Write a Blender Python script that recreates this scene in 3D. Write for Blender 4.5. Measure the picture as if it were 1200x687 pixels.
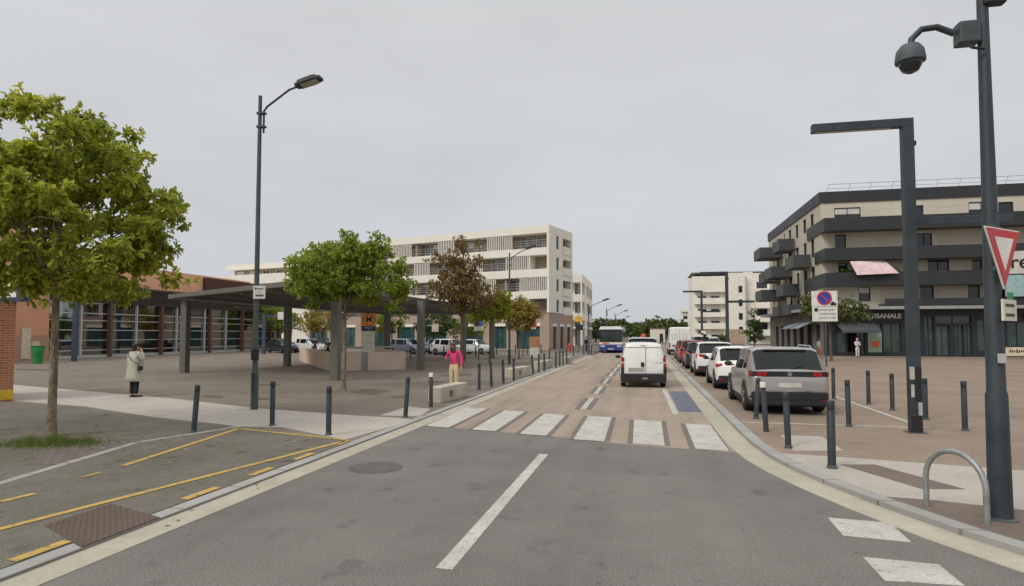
import bpy, bmesh, math, random
import numpy as np
from mathutils import Vector, Matrix
for o in list(bpy.data.objects): bpy.data.objects.remove(o)
S = bpy.context.scene
COL = S.collection
PI = math.pi
R_ = math.radians
# ---------------------------------------------------------------- camera
FPX, CX, CY, CAM_H = 720.0, 600.0, 358.6, 2.0
PITCH = math.atan(33.4/720); YAW = math.atan(155/720*math.cos(PITCH))
cd = bpy.data.cameras.new('camera'); cam = bpy.data.objects.new('camera', cd); COL.objects.link(cam)
cam.location = (0, 0, CAM_H); cam.rotation_euler = (PI/2+PITCH, 0, YAW)
cd.sensor_width = 36; cd.lens = 36*FPX/1200; cd.shift_y = (CY-343.5)/1200
cd.clip_end = 3000; cd.clip_start = .05
S.camera = cam
# ---------------------------------------------------------------- sky, sun, exposure
SUN_EL, SUN_AZ = R_(42), R_(215)          # azimuth clockwise from +Y (road direction): behind the camera, to the left
W = bpy.data.worlds.new('World'); S.world = W; W.use_nodes = True
nt = W.node_tree; nt.nodes.clear()
def N(nt, t, **k):
    n = nt.nodes.new(t)
    for a, b in k.items(): setattr(n, a, b)
    return n
out = N(nt, 'ShaderNodeOutputWorld'); bg = N(nt, 'ShaderNodeBackground')
sky = N(nt, 'ShaderNodeTexSky', sky_type='NISHITA', sun_disc=False, sun_elevation=SUN_EL, sun_rotation=SUN_AZ)
hs = N(nt, 'ShaderNodeHueSaturation'); hs.inputs['Saturation'].default_value = .35
tc = N(nt, 'ShaderNodeTexCoord'); sx = N(nt, 'ShaderNodeSeparateXYZ')
cr = N(nt, 'ShaderNodeValToRGB')           # overcast cloud luminance by elevation, brighter overhead
e = cr.color_ramp.elements
e[0].position = 0; e[0].color = (5.3, 5.45, 5.8, 1)
e[1].position = 1; e[1].color = (13, 13.2, 13.6, 1)
for p_, c_ in ((.08, (5.6, 5.75, 6.05, 1)), (.25, (5.85, 5.98, 6.2, 1)), (.5, (6.3, 6.4, 6.5, 1)), (.72, (11, 11.2, 11.5, 1))):
    k = e.new(p_); k.color = c_
nz = N(nt, 'ShaderNodeTexNoise'); nz.inputs['Scale'].default_value = 2.2; nz.inputs['Detail'].default_value = 5
mp = N(nt, 'ShaderNodeMapping'); mp.inputs['Scale'].default_value = (1, 1, 3.5)
mr = N(nt, 'ShaderNodeMapRange'); mr.inputs[1].default_value = .3; mr.inputs[2].default_value = .7; mr.inputs[3].default_value = .93; mr.inputs[4].default_value = 1.07
mul = N(nt, 'ShaderNodeMix', data_type='RGBA', blend_type='MULTIPLY'); mul.inputs[0].default_value = 1
mix = N(nt, 'ShaderNodeMix', data_type='RGBA'); mix.inputs[0].default_value = .9
L = nt.links.new
L(sky.outputs[0], hs.inputs['Color']); L(tc.outputs['Generated'], sx.inputs[0]); L(sx.outputs[2], cr.inputs[0])
L(tc.outputs['Generated'], mp.inputs[0]); L(mp.outputs[0], nz.inputs['Vector']); L(nz.outputs[0], mr.inputs[0])
L(cr.outputs[0], mul.inputs[6]); L(mr.outputs[0], mul.inputs[7])
L(hs.outputs[0], mix.inputs[6]); L(mul.outputs[2], mix.inputs[7]); L(mix.outputs[2], bg.inputs[0])
bg.inputs[1].default_value = .1
L(bg.outputs[0], out.inputs[0])
sl = bpy.data.lights.new('sun', 'SUN'); sl.energy = 1.5; sl.angle = R_(16); sl.color = (1, .95, .88)
sun = bpy.data.objects.new('sun', sl); COL.objects.link(sun)
sd = Vector((math.sin(SUN_AZ)*math.cos(SUN_EL), math.cos(SUN_AZ)*math.cos(SUN_EL), math.sin(SUN_EL)))
sun.rotation_euler = sd.to_track_quat('Z', 'Y').to_euler(); sun.location = (0, -20, 40)
S.view_settings.view_transform = 'Standard'; S.view_settings.look = 'None'; S.view_settings.gamma = 1
S.view_settings.use_curve_mapping = False; S.view_settings.exposure = .12
# ---------------------------------------------------------------- measured geometry: pixel of the survey -> point on the ground
_R = Vector((math.cos(YAW), math.sin(YAW), 0)); _f = Vector((-math.sin(YAW), math.cos(YAW), 0))
_F = _f*math.cos(PITCH)+Vector((0, 0, math.sin(PITCH))); _U = -_f*math.sin(PITCH)+Vector((0, 0, math.cos(PITCH)))
def G(px, py, z=0.0):
    d = _R*((px-CX)/FPX)+_U*((CY-py)/FPX)+_F; t = (z-CAM_H)/d.z
    return Vector((d.x*t, d.y*t, z))
def D(px, py, Y):
    d = _R*((px-CX)/FPX)+_U*((CY-py)/FPX)+_F; t = Y/d.y
    return Vector((d.x*t, Y, CAM_H+d.z*t))
def DX(px, py, X):
    d = _R*((px-CX)/FPX)+_U*((CY-py)/FPX)+_F; t = X/d.x
    return Vector((X, d.y*t, CAM_H+d.z*t))
K = .06                                     # pavement above road
# ---------------------------------------------------------------- materials
def C(r, g, b, k=1.0):
    f = lambda v: (v/255/12.92 if v/255 <= .04045 else ((v/255+.055)/1.055)**2.4)*k
    return (f(r), f(g), f(b), 1)
_m = {}
def base(name, rough=.8, metal=0.0, spec=.5):
    m = bpy.data.materials.new(name); m.use_nodes = True
    n = m.node_tree; b = n.nodes['Principled BSDF']
    b.inputs['Roughness'].default_value = rough; b.inputs['Metallic'].default_value = metal
    b.inputs['Specular IOR Level'].default_value = spec
    return m, n, b
def texco(n, scale=(1, 1, 1), rot=(0, 0, 0), loc=(0, 0, 0)):
    t = N(n, 'ShaderNodeTexCoord'); mp = N(n, 'ShaderNodeMapping')
    mp.inputs['Scale'].default_value = scale; mp.inputs['Rotation'].default_value = rot; mp.inputs['Location'].default_value = loc
    n.links.new(t.outputs['Object'], mp.inputs[0]); return mp.outputs[0]
def noise(n, v, scale, detail=4, rough=.55, lo=.35, hi=.65):
    z = N(n, 'ShaderNodeTexNoise'); z.inputs['Scale'].default_value = scale; z.inputs['Detail'].default_value = detail; z.inputs['Roughness'].default_value = rough
    r = N(n, 'ShaderNodeMapRange'); r.inputs[1].default_value = lo; r.inputs[2].default_value = hi
    n.links.new(v, z.inputs['Vector']); n.links.new(z.outputs[0], r.inputs[0]); return r.outputs[0]
def mixc(n, f, a, b, mode='MIX'):
    x = N(n, 'ShaderNodeMix', data_type='RGBA', blend_type=mode)
    for i, v in ((0, f), (6, a), (7, b)):
        if isinstance(v, (tuple, float, int)): x.inputs[i].default_value = v
        else: n.links.new(v, x.inputs[i])
    return x.outputs[2]
def bump(n, b, h, strength=.3, dist=.02):
    x = N(n, 'ShaderNodeBump'); x.inputs['Strength'].default_value = strength; x.inputs['Distance'].default_value = dist
    n.links.new(h, x.inputs['Height']); n.links.new(x.outputs[0], b.inputs['Normal'])
def shade(c, k): return (c[0]*k, c[1]*k, c[2]*k, 1)
def M(name, col, rough=.7, metal=0.0, var=.12, sc=3.0, fine=40.0, bmp=.08, spec=.5, stretch=(1, 1, 1)):
    """painted / plain surface with patchy and fine variation"""
    if name in _m: return _m[name]
    m, n, b = base(name, rough, metal, spec); v = texco(n, stretch)
    f1 = noise(n, v, sc, 5); f2 = noise(n, v, fine, 3)
    c = mixc(n, f1, shade(col, 1-var), shade(col, 1+var)); c = mixc(n, f2, c, mixc(n, 1.0, c, (1-var*.7,)*3+(1,), 'MULTIPLY'))
    n.links.new(c, b.inputs['Base Color'])
    rr = N(n, 'ShaderNodeMapRange'); rr.inputs[3].default_value = max(0, rough-.08); rr.inputs[4].default_value = min(1, rough+.08)
    n.links.new(f1, rr.inputs[0]); n.links.new(rr.outputs[0], b.inputs['Roughness'])
    if bmp: bump(n, b, f2, bmp, .01)
    _m[name] = m; return m
def ground_mat(name, col, var=.18, grain=.25, gs=90., patch=.35, stains=0.0, streak=None, rough=.9, bs=.35, wear=None, sk=.74):
    m, n, b = base(name, rough, 0, .25); v = texco(n)
    f0 = noise(n, v, patch, 6, .6, .3, .7); f1 = noise(n, v, patch*7, 5, .6); f2 = noise(n, v, gs, 2, .7, .25, .75)
    c = mixc(n, f0, shade(col, 1-var), shade(col, 1+var)); c = mixc(n, f1, mixc(n, 1.0, c, (1-var*.55,)*3+(1,), 'MULTIPLY'), c)
    c = mixc(n, f2, mixc(n, 1.0, c, (1-grain,)*3+(1,), 'MULTIPLY'), mixc(n, 1.0, c, (1+grain,)*3+(1,), 'MULTIPLY'))
    if streak:
        vs = texco(n, streak); f3 = noise(n, vs, 1.0, 5, .6, .45, .72)
        c = mixc(n, f3, c, mixc(n, 1.0, c, (sk, sk, sk, 1), 'MULTIPLY'))
    if stains:
        f4 = noise(n, v, 1.7, 3, .5, .62, .7); c = mixc(n, f4, c, mixc(n, 1.0, c, (1-stains,)*3+(1,), 'MULTIPLY'))
        f5 = noise(n, v, 6.0, 2, .5, .68, .74); c = mixc(n, f5, c, mixc(n, 1.0, c, (1-stains,)*3+(1,), 'MULTIPLY'))
    if wear: c = mixc(n, noise(n, v, wear[1], 6, .75, wear[2], wear[2]+.1), c, wear[0])
    n.links.new(c, b.inputs['Base Color']); bump(n, b, f2, bs, .006)
    _m[name] = m; return m
def brick_mat(name, c1, c2, mortar, bw, bh, ms=.012, rot=(0, 0, 0), rough=.85, var=.2, off=.5, bs=.4):
    m, n, b = base(name, rough, 0, .3); v = texco(n, rot=rot)
    k = N(n, 'ShaderNodeTexBrick'); k.offset = off
    k.inputs['Color1'].default_value = c1; k.inputs['Color2'].default_value = c2; k.inputs['Mortar'].default_value = mortar
    k.inputs['Scale'].default_value = 1; k.inputs['Mortar Size'].default_value = ms; k.inputs['Brick Width'].default_value = bw; k.inputs['Row Height'].default_value = bh
    n.links.new(v, k.inputs['Vector'])
    f0 = noise(n, v, .5, 6, .6, .3, .7); f1 = noise(n, v, 25, 4)
    c = mixc(n, f0, mixc(n, 1.0, k.outputs[0], (1-var,)*3+(1,), 'MULTIPLY'), mixc(n, 1.0, k.outputs[0], (1+var,)*3+(1,), 'MULTIPLY'))
    c = mixc(n, f1, c, mixc(n, 1.0, c, (1-var*.6,)*3+(1,), 'MULTIPLY'))
    n.links.new(c, b.inputs['Base Color'])
    inv = N(n, 'ShaderNodeMath', operation='SUBTRACT'); inv.inputs[0].default_value = 1; n.links.new(k.outputs[1], inv.inputs[1])
    bump(n, b, inv.outputs[0], bs, .006); _m[name] = m; return m
def glass_mat(name, col, rough=.05, spec=.6):
    if name in _m: return _m[name]
    m, n, b = base(name, rough, 0, spec); v = texco(n)
    f = noise(n, v, .9, 3); n.links.new(mixc(n, f, shade(col, .7), shade(col, 1.3)), b.inputs['Base Color'])
    f2 = noise(n, v, .35, 2); bump(n, b, f2, .05, .05)
    _m[name] = m; return m
def clear_glass(name, tint=(.8, .92, .88, 1), refl=.22):
    m = bpy.data.materials.new(name); m.use_nodes = True; n = m.node_tree; n.nodes.clear()
    o = N(n, 'ShaderNodeOutputMaterial'); t = N(n, 'ShaderNodeBsdfTransparent'); g = N(n, 'ShaderNodeBsdfGlossy'); x = N(n, 'ShaderNodeMixShader')
    fr = N(n, 'ShaderNodeFresnel'); fr.inputs[0].default_value = 1.5
    ad = N(n, 'ShaderNodeMath', operation='ADD'); ad.inputs[1].default_value = refl-.04
    t.inputs[0].default_value = tint; g.inputs['Roughness'].default_value = .03
    n.links.new(fr.outputs[0], ad.inputs[0]); n.links.new(ad.outputs[0], x.inputs[0]); n.links.new(t.outputs[0], x.inputs[1]); n.links.new(g.outputs[0], x.inputs[2]); n.links.new(x.outputs[0], o.inputs[0])
    _m[name] = m; return m
def leaf_mat(name, cols, trans=.35, lift=1.5):
    m = bpy.data.materials.new(name); m.use_nodes = True; n = m.node_tree; n.nodes.clear()
    o = N(n, 'ShaderNodeOutputMaterial'); b = N(n, 'ShaderNodeBsdfPrincipled'); t = N(n, 'ShaderNodeBsdfTranslucent'); x = N(n, 'ShaderNodeMixShader')
    g = N(n, 'ShaderNodeNewGeometry'); r = N(n, 'ShaderNodeValToRGB'); r.color_ramp.interpolation = 'LINEAR'
    cols = [tuple(min(1, x*lift) for x in c[:3])+(1,) for c in cols]; el = r.color_ramp.elements
    el[0].position = 0; el[0].color = cols[0]; el[1].position = 1; el[1].color = cols[-1]
    for i, c in enumerate(cols[1:-1]): k = el.new((i+1)/(len(cols)-1)); k.color = c
    v = texco(n); f = noise(n, v, .8, 3, .5, .3, .7)
    ad = N(n, 'ShaderNodeMath', operation='MULTIPLY_ADD'); ad.inputs[1].default_value = .65
    sc = N(n, 'ShaderNodeMath', operation='MULTIPLY'); sc.inputs[1].default_value = .35
    n.links.new(g.outputs['Random Per Island'], ad.inputs[0]); n.links.new(f, sc.inputs[0]); n.links.new(sc.outputs[0], ad.inputs[2])
    n.links.new(ad.outputs[0], r.inputs[0]); n.links.new(r.outputs[0], b.inputs['Base Color']); n.links.new(r.outputs[0], t.inputs[0])
    b.inputs['Roughness'].default_value = .55; b.inputs['Specular IOR Level'].default_value = .35; x.inputs[0].default_value = trans
    n.links.new(b.outputs[0], x.inputs[1]); n.links.new(t.outputs[0], x.inputs[2]); n.links.new(x.outputs[0], o.inputs[0])
    _m[name] = m; return m
# ---------------------------------------------------------------- mesh builder
class MB:
    def __init__(s): s.v = []; s.f = []; s.mi = []; s.cur = 0
    def quad(s, *p):
        i = len(s.v); s.v += [tuple(q) for q in p]; s.f.append(tuple(range(i, i+len(p)))); s.mi.append(s.cur); return s
    def box(s, x0, x1, y0, y1, z0, z1):
        if x0 > x1: x0, x1 = x1, x0
        if y0 > y1: y0, y1 = y1, y0
        if z0 > z1: z0, z1 = z1, z0
        i = len(s.v)
        s.v += [(x, y, z) for z in (z0, z1) for x, y in ((x0, y0), (x1, y0), (x1, y1), (x0, y1))]
        for f in ((0, 3, 2, 1), (4, 5, 6, 7), (0, 1, 5, 4), (1, 2, 6, 5), (2, 3, 7, 6), (3, 0, 4, 7)):
            s.f.append(tuple(i+k for k in f)); s.mi.append(s.cur)
        return s
    def prism(s, pts, z0, z1):
        n = len(pts); i = len(s.v)
        a = sum(pts[k][0]*pts[(k+1) % n][1]-pts[(k+1) % n][0]*pts[k][1] for k in range(n))
        if a < 0: pts = pts[::-1]
        s.v += [(p[0], p[1], z0) for p in pts]+[(p[0], p[1], z1) for p in pts]
        s.f.append(tuple(range(i+n-1, i-1, -1))); s.f.append(tuple(range(i+n, i+2*n))); s.mi += [s.cur]*2
        for k in range(n):
            q = (k+1) % n; s.f.append((i+k, i+q, i+n+q, i+n+k)); s.mi.append(s.cur)
        return s
    def tube(s, path, radii, seg=10, caps=True):
        path = [Vector(p) for p in path]
        if not isinstance(radii, (list, tuple)): radii = [radii]*len(path)
        i = len(s.v); n = len(path); ref = None
        for k, p in enumerate(path):
            d = (path[min(k+1, n-1)]-path[max(k-1, 0)]).normalized()
            if ref is None: ref = Vector((1, 0, 0)) if abs(d.x) < .8 else Vector((0, 1, 0))
            a = (ref-d*ref.dot(d)).normalized(); b = d.cross(a); ref = a
            for j in range(seg):
                t = 2*PI*j/seg; q = p+(a*math.cos(t)+b*math.sin(t))*radii[k]; s.v.append(tuple(q))
        for k in range(n-1):
            for j in range(seg):
                q = (j+1) % seg; s.f.append((i+k*seg+j, i+k*seg+q, i+(k+1)*seg+q, i+(k+1)*seg+j)); s.mi.append(s.cur)
        if caps:
            s.f.append(tuple(i+j for j in range(seg-1, -1, -1))); s.f.append(tuple(i+(n-1)*seg+j for j in range(seg))); s.mi += [s.cur]*2
        return s
    def lathe(s, prof, c=(0, 0, 0), seg=16, axis='z'):
        i = len(s.v); n = len(prof)
        for r, h in prof:
            for j in range(seg):
                t = 2*PI*j/seg; a, b = r*math.cos(t), r*math.sin(t)
                q = (a, b, h) if axis == 'z' else ((h, a, b) if axis == 'x' else (b, h, a))
                s.v.append((q[0]+c[0], q[1]+c[1], q[2]+c[2]))
        for k in range(n-1):
            for j in range(seg):
                q = (j+1) % seg; s.f.append((i+k*seg+j, i+k*seg+q, i+(k+1)*seg+q, i+(k+1)*seg+j)); s.mi.append(s.cur)
        s.f.append(tuple(i+j for j in range(seg-1, -1, -1))); s.f.append(tuple(i+(n-1)*seg+j for j in range(seg))); s.mi += [s.cur]*2
        return s
    def ball(s, c, r, seg=10, rings=7):
        r = (r, r, r) if not isinstance(r, (tuple, list)) else r; i = len(s.v)
        for k in range(rings+1):
            ph = PI*k/rings
            for j in range(seg):
                t = 2*PI*j/seg; s.v.append((c[0]+r[0]*math.sin(ph)*math.cos(t), c[1]+r[1]*math.sin(ph)*math.sin(t), c[2]-r[2]*math.cos(ph)))
        for k in range(rings):
            for j in range(seg):
                q = (j+1) % seg; s.f.append((i+k*seg+j, i+k*seg+q, i+(k+1)*seg+q, i+(k+1)*seg+j)); s.mi.append(s.cur)
        return s
    def build(s, name, mats, parent=None, smooth=False, bevel=0, loc=None, ang=40):
        me = bpy.data.meshes.new(name); me.from_pydata(s.v, [], s.f)
        for m in (mats if isinstance(mats, (list, tuple)) else [mats]): me.materials.append(m)
        me.polygons.foreach_set('material_index', s.mi)
        bm = bmesh.new(); bm.from_mesh(me); bmesh.ops.remove_doubles(bm, verts=bm.verts, dist=1e-5)
        bmesh.ops.recalc_face_normals(bm, faces=bm.faces); bm.to_mesh(me); bm.free()
        if smooth:
            me.polygons.foreach_set('use_smooth', [True]*len(me.polygons)); me.set_sharp_from_angle(angle=R_(ang))
        me.update(); o = bpy.data.objects.new(name, me); COL.objects.link(o)
        if bevel:
            b = o.modifiers.new('bevel', 'BEVEL'); b.width = bevel; b.segments = 2; b.limit_method = 'ANGLE'
        if parent: o.parent = parent
        if loc is not None: o.location = loc
        return o
def tag(o, label=None, cat=None, group=None, kind=None):
    if label: o['label'] = label
    if cat: o['category'] = cat
    if group: o['group'] = group
    if kind: o['kind'] = kind
    return o
def thing(name, label, cat, loc=(0, 0, 0), rz=0, group=None):
    o = bpy.data.objects.new(name, None); COL.objects.link(o); o.location = loc; o.rotation_euler = (0, 0, rz)
    o.empty_display_size = .2
    return tag(o, label, cat, group)
def copy_tree(o, parent=None):
    c = o.copy(); COL.objects.link(c)
    if parent: c.parent = parent
    for ch in list(o.children): copy_tree(ch, c)
    return c
def sheet(name, pts, z, mat, label, depth=.05):
    pts = [(min(p[0], -5.205) if -5.6 < p[0] < -4.85 and z > K else p[0], p[1]) for p in pts]
    o = MB().prism(pts, z-depth, z).build(name, mat); return tag(o, label, 'ground', kind='structure')
def marks(name, polys, z, mat, label, cat='road marking'):
    b = MB()
    for p in polys: b.prism([(q[0], q[1]) for q in p], z-.003, z)
    return tag(b.build(name, mat), label, cat, kind='structure')
def text_bm(txt, size, depth=.01, bold=0.0):
    cu = bpy.data.curves.new('t', 'FONT'); cu.body = txt; cu.size = size; cu.extrude = depth; cu.align_x = 'CENTER'; cu.align_y = 'CENTER'; cu.offset = bold
    o = bpy.data.objects.new('t', cu); COL.objects.link(o); dg = bpy.context.evaluated_depsgraph_get()
    me = bpy.data.meshes.new_from_object(o.evaluated_get(dg)); bpy.data.objects.remove(o); bpy.data.curves.remove(cu); return me
def lettering(name, txt, size, mat, parent, loc, rz=0, depth=.008, bold=0.0):
    me = text_bm(txt, size, depth, bold); me.materials.clear(); me.materials.append(mat)
    o = bpy.data.objects.new(name, me); COL.objects.link(o); o.parent = parent; o.location = loc; o.rotation_euler = (PI/2, 0, rz); return o
# palette
ASPHALT = ground_mat('asphalt', C(115, 111, 105), .17, .42, 48., .22, .2, (1.1, .06, 1), sk=.87)
BAY = ground_mat('bay_asphalt', C(106, 101, 90), .2, .4, 45., .5, .4)
PLAZA = ground_mat('plaza_paving', C(120, 110, 98), .17, .26, 30., .3, .2)
CONC_ROAD = ground_mat('pink_concrete_road', C(153, 138, 123), .12, .16, 50., .4, .06, (2.2, .12, 1))
PALE = ground_mat('pale_aggregate', C(170, 162, 151), .08, .24, 70., .6, .06)
GUTTER = ground_mat('gutter_concrete', C(172, 164, 147), .14, .14, 60., 1.0, .12)
KERB = brick_mat('granite_kerb', C(152, 150, 145), C(157, 154, 148), C(124, 121, 116), 1.0, 5.0, .02, (0, 0, PI/2), .8, .12, 0)
BRICKP = brick_mat('plaza_brick', C(136, 119, 103), C(142, 125, 109), C(124, 108, 95), .42, .14, .008, (0, 0, 0), .9, .16)
BRICKW = brick_mat('red_brick', C(172, 104, 72), C(148, 84, 60), C(170, 140, 118), .22, .072, .012, (PI/2, 0, 0), .9, .14)
WHITEL = ground_mat('white_marking', C(180, 176, 166), .14, .24, 40., 2.2, .2, wear=(C(128, 122, 114), 9., .56))
YELL = ground_mat('yellow_marking', C(186, 154, 86), .14, .2, 50., 1.6, .2, wear=(C(116, 108, 94), 11., .53))
DARKL = ground_mat('dark_marking_border', C(112, 104, 96), .1, .2, 80., .8)
BLUEL = ground_mat('blue_marking', C(104, 107, 117), .12, .2, 60., 1.2, .1, (.3, 6., 1))
POLE = M('dark_pole_paint', C(54, 61, 66), .55, .1, .3, 1.6, 40, .08)
POLE2 = M('weathered_pole_paint', C(72, 82, 83), .6, .1, .35, 1.8, 30, .1)
BLACKP = M('black_plastic', C(30, 31, 33), .6)
RUBBER = M('tyre_rubber', C(32, 32, 33), .85)
WHITEP = M('white_wall_render', C(229, 224, 211), .85, 0, .05, .6, 30, .05)
# ---------------------------------------------------------------- ground
b = MB().quad((-1500, -600, -.06), (1500, -600, -.06), (1500, 2400, -.06), (-1500, 2400, -.06))
tag(b.build('ground', PLAZA), 'wide brown grey ground running out to the horizon', 'ground', kind='structure')
sheet('asphalt_road', [(-4.9, -40), (30, -40), (30, 6.8), (4.6, 6.8), (2.6, 9.6), (2.0, 13.6), (-4.9, 13.6)], 0, ASPHALT, 'grey asphalt of the junction in the foreground')
zn = [G(*q) for q in ((488, 498.4), (580, 506), (640, 511), (739, 521.6), (864, 530.5))]
sheet('concrete_road', [(-4.74, zn[0].y+.02)]+[(p.x, p.y) for p in zn[1:-1]]+[(1.6, 11.04), (1.6, 260), (-4.74, 260)], .004, CONC_ROAD, 'pinkish concrete road running away beyond the zebra crossing')
b = MB().quad((-5.02, -40, .046), (-4.73, -40, .008), (-4.73, 58, .008), (-5.02, 58, .046)).quad((-4.73, -40, -.03), (-4.73, 58, -.03), (-4.73, 58, .008), (-4.73, -40, .008))
tag(b.build('left_gutter', GUTTER), 'pale concrete gutter strip sloping along the left kerb', 'gutter', kind='structure')
kr = [G(*q, K) for q in ((781, 425), (835.8, 479.5), (866, 506), (880, 519), (899, 535.5), (928, 549.5), (960, 562.5), (1000, 577), (1070, 601), (1200, 648))]
kx = [1.86, 1.86, 1.86, 1.88, 1.97, 2.1, 2.28, 2.52, 2.9, 3.6]
kpts = [(1.86, 120), (1.86, 16), (1.86, 13), (1.88, 11.8), (1.97, 10.6), (2.12, 9.75), (2.36, 8.85), (2.66, 7.95), (3.05, 7.0), (3.6, 5.95), (4.7, 4.7), (6.5, 3.8), (12, 3.2), (40, 3.0)]
def offs(pl, d):
    o = []
    for i, p in enumerate(pl):
        a = Vector(pl[max(i-1, 0)]); c = Vector(pl[min(i+1, len(pl)-1)]); t = (c-a).normalized(); o.append((p[0]-t.y*-d, p[1]+t.x*-d))
    return o
def ribbon(name, pl, d0, d1, z0, z1, mat, label):
    A, B = offs(pl, d0), offs(pl, d1); b = MB(); n = len(pl)
    for i in range(n-1):
        b.quad((*A[i], z1), (*A[i+1], z1), (*B[i+1], z1), (*B[i], z1)).quad((*A[i], z0), (*A[i+1], z0), (*A[i+1], z1), (*A[i], z1)).quad((*B[i], z0), (*B[i], z1), (*B[i+1], z1), (*B[i+1], z0))
    return tag(b.build(name, mat), label, 'kerb', kind='structure')
ribbon('right_gutter', kpts, .0, .42, -.03, .008, GUTTER, 'pale concrete gutter strip curving along the right kerb')
ribbon('right_kerb', kpts, -.2, .0, -.03, K+.01, KERB, 'grey granite kerb curving round the right corner')
lk = [(-5.0, -40), (-5.0, 58)]
ribbon('left_kerb', lk, -.2, 0, -.03, K+.006, KERB, 'grey granite kerb along the left side of the road')
sheet('left_pavement', [(-5.2, -40), (-5.2, 58), (-14, 62), (-50, 74), (-160, 74), (-160, -40)], K, PLAZA, 'brown grey paved plaza on the left', .12)
inner = offs(kpts, -.2)
sheet('right_pavement', inner+[(60, 3), (60, 120)], K, BRICKP, 'reddish brick plaza on the right with parking lane', .12)
sheet('cross_street', [(-5.2, 59.5), (-14, 63.6), (-50, 75.5), (-160, 75.5), (-160, 84), (-50, 84), (-14, 72), (-5.2, 72)], .0, ASPHALT, 'side street in front of the white apartment building')
sheet('far_left_pavement', [(-5.2, 72.2), (-14, 73), (-60, 86), (-60, 200), (-5.2, 200)], K, PLAZA, 'pavement at the foot of the white apartment buildings', .12)
marks('pale_kerb_line', [[(-5.4, 57.9), (-14, 61.9), (-14.1, 62.25), (-5.4, 58.3)], [(-14, 61.9), (-50, 73.9), (-50, 74.3), (-14.1, 62.25)]], K+.006, GUTTER, 'pale kerb line along the far edge of the left plaza', 'kerb')
# pale strip, bay, patches (left)
g = lambda *q: G(*q, K)
sheet('pale_pavement_strip', [g(*q) for q in ((-60, 444), (15, 451), (60, 455), (200, 467), (300, 478.5), (420, 487.5), (462, 489.5), (486, 492), (478, 499), (405, 515.5), (330, 501), (281, 500), (256, 497), (180, 489), (100, 476.5), (15, 470), (-60, 461))], K+.004, PALE, 'pale aggregate pavement strip crossing the left plaza', .003)
sheet('loading_bay', [(-5.21, -30)]+[g(*q) for q in ((412, 518), (405, 516), (281, 501), (160, 520), (70, 547), (0, 568))]+[(-7.6, 1), (-7.0, -30)], K+.012, BAY, 'stained grey asphalt loading bay with yellow markings', .003)
sheet('pale_patch', [g(*q) for q in ((445, 487), (492, 488.5), (505, 479.5), (478, 476.5))], K+.004, PALE, 'small pale slab beside the kerb bollards', .003)
sheet('pavement_asphalt_patch', [g(*q) for q in ((-40, 478), (15, 472), (100, 478), (180, 491), (256, 499), (278, 501), (158, 520), (68, 546.5), (-40, 575))], K+.008, BAY, 'grey asphalt pavement around the big tree', .003)
def band(pts, w):
    P = [Vector((p[0], p[1])) for p in pts]; o = []
    for a, c in zip(P, P[1:]):
        t = (c-a).normalized(); nn = Vector((-t.y, t.x))*w/2; o.append([a+nn, c+nn, c-nn, a-nn])
    return o
bl = [g(*q) for q in ((281, 500.6), (160, 519.5), (70, 546.5), (0, 567.5))]; bl.append(bl[-1]+(bl[-1]-bl[-2])*3)
marks('bay_kerb_line', band(bl, .14), K+.016, KERB, 'grey flush kerb line bounding the loading bay', 'kerb')
yl = []
yl += band([g(281, 503), g(145, 547)], .1)
yl += band([g(281, 503.5), g(405, 516.5)], .09)
yl += band([g(404, 518), g(0, 622)], .1); yl += band([g(0, 622), g(-300, 702)], .1)
yl += band([g(0, 590), g(41, 580)], .1)
yl += band([g(96, 561), g(118, 555)], .06)
for a, c in (((17, 660), (86, 637)), ((219, 587), (260, 573)), ((291, 558.5), (320, 549.5)), ((346, 540), (369, 532.5)), ((392, 522), (406, 517.5))): yl += band([(-5.275, g(*a).y), (-5.275, g(*c).y)], .115)
yl += band([(-5.275, 3.6), (-5.275, 2.4)], .115)
marks('yellow_bay_markings', yl, K+.02, YELL, 'worn yellow lines and dashes of the loading bay')
# metal plate cover, manhole
cv = thing('metal_cover', 'rusty brown chequered metal cover plate in the loading bay', 'cover', (0, 0, 0))
PLATE = brick_mat('rusty_chequer_plate', C(104, 86, 72), C(96, 80, 68), C(82, 68, 58), .05, .05, .01, (0, 0, .78), .6, .15)
MB().prism([g(52, 617.5), g(130, 592), (-5.01, g(187, 608).y), (-5.01, g(98, 643).y)], .0, K+.017).build('plate', PLATE, cv)
mh = thing('manhole_cover', 'round dark manhole cover set in the foreground asphalt', 'manhole cover', G(440, 548))
IRON = M('cast_iron', C(96, 90, 84), .7, .2, .2, 8, 60, .3)
MB().lathe([(.4, .001), (.4, .006), (.33, .007)], seg=28).build('ring', IRON, mh)
MB().lathe([(.32, .001), (.32, .009), (.3, .010)], seg=28).build('lid', IRON, mh)
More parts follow.
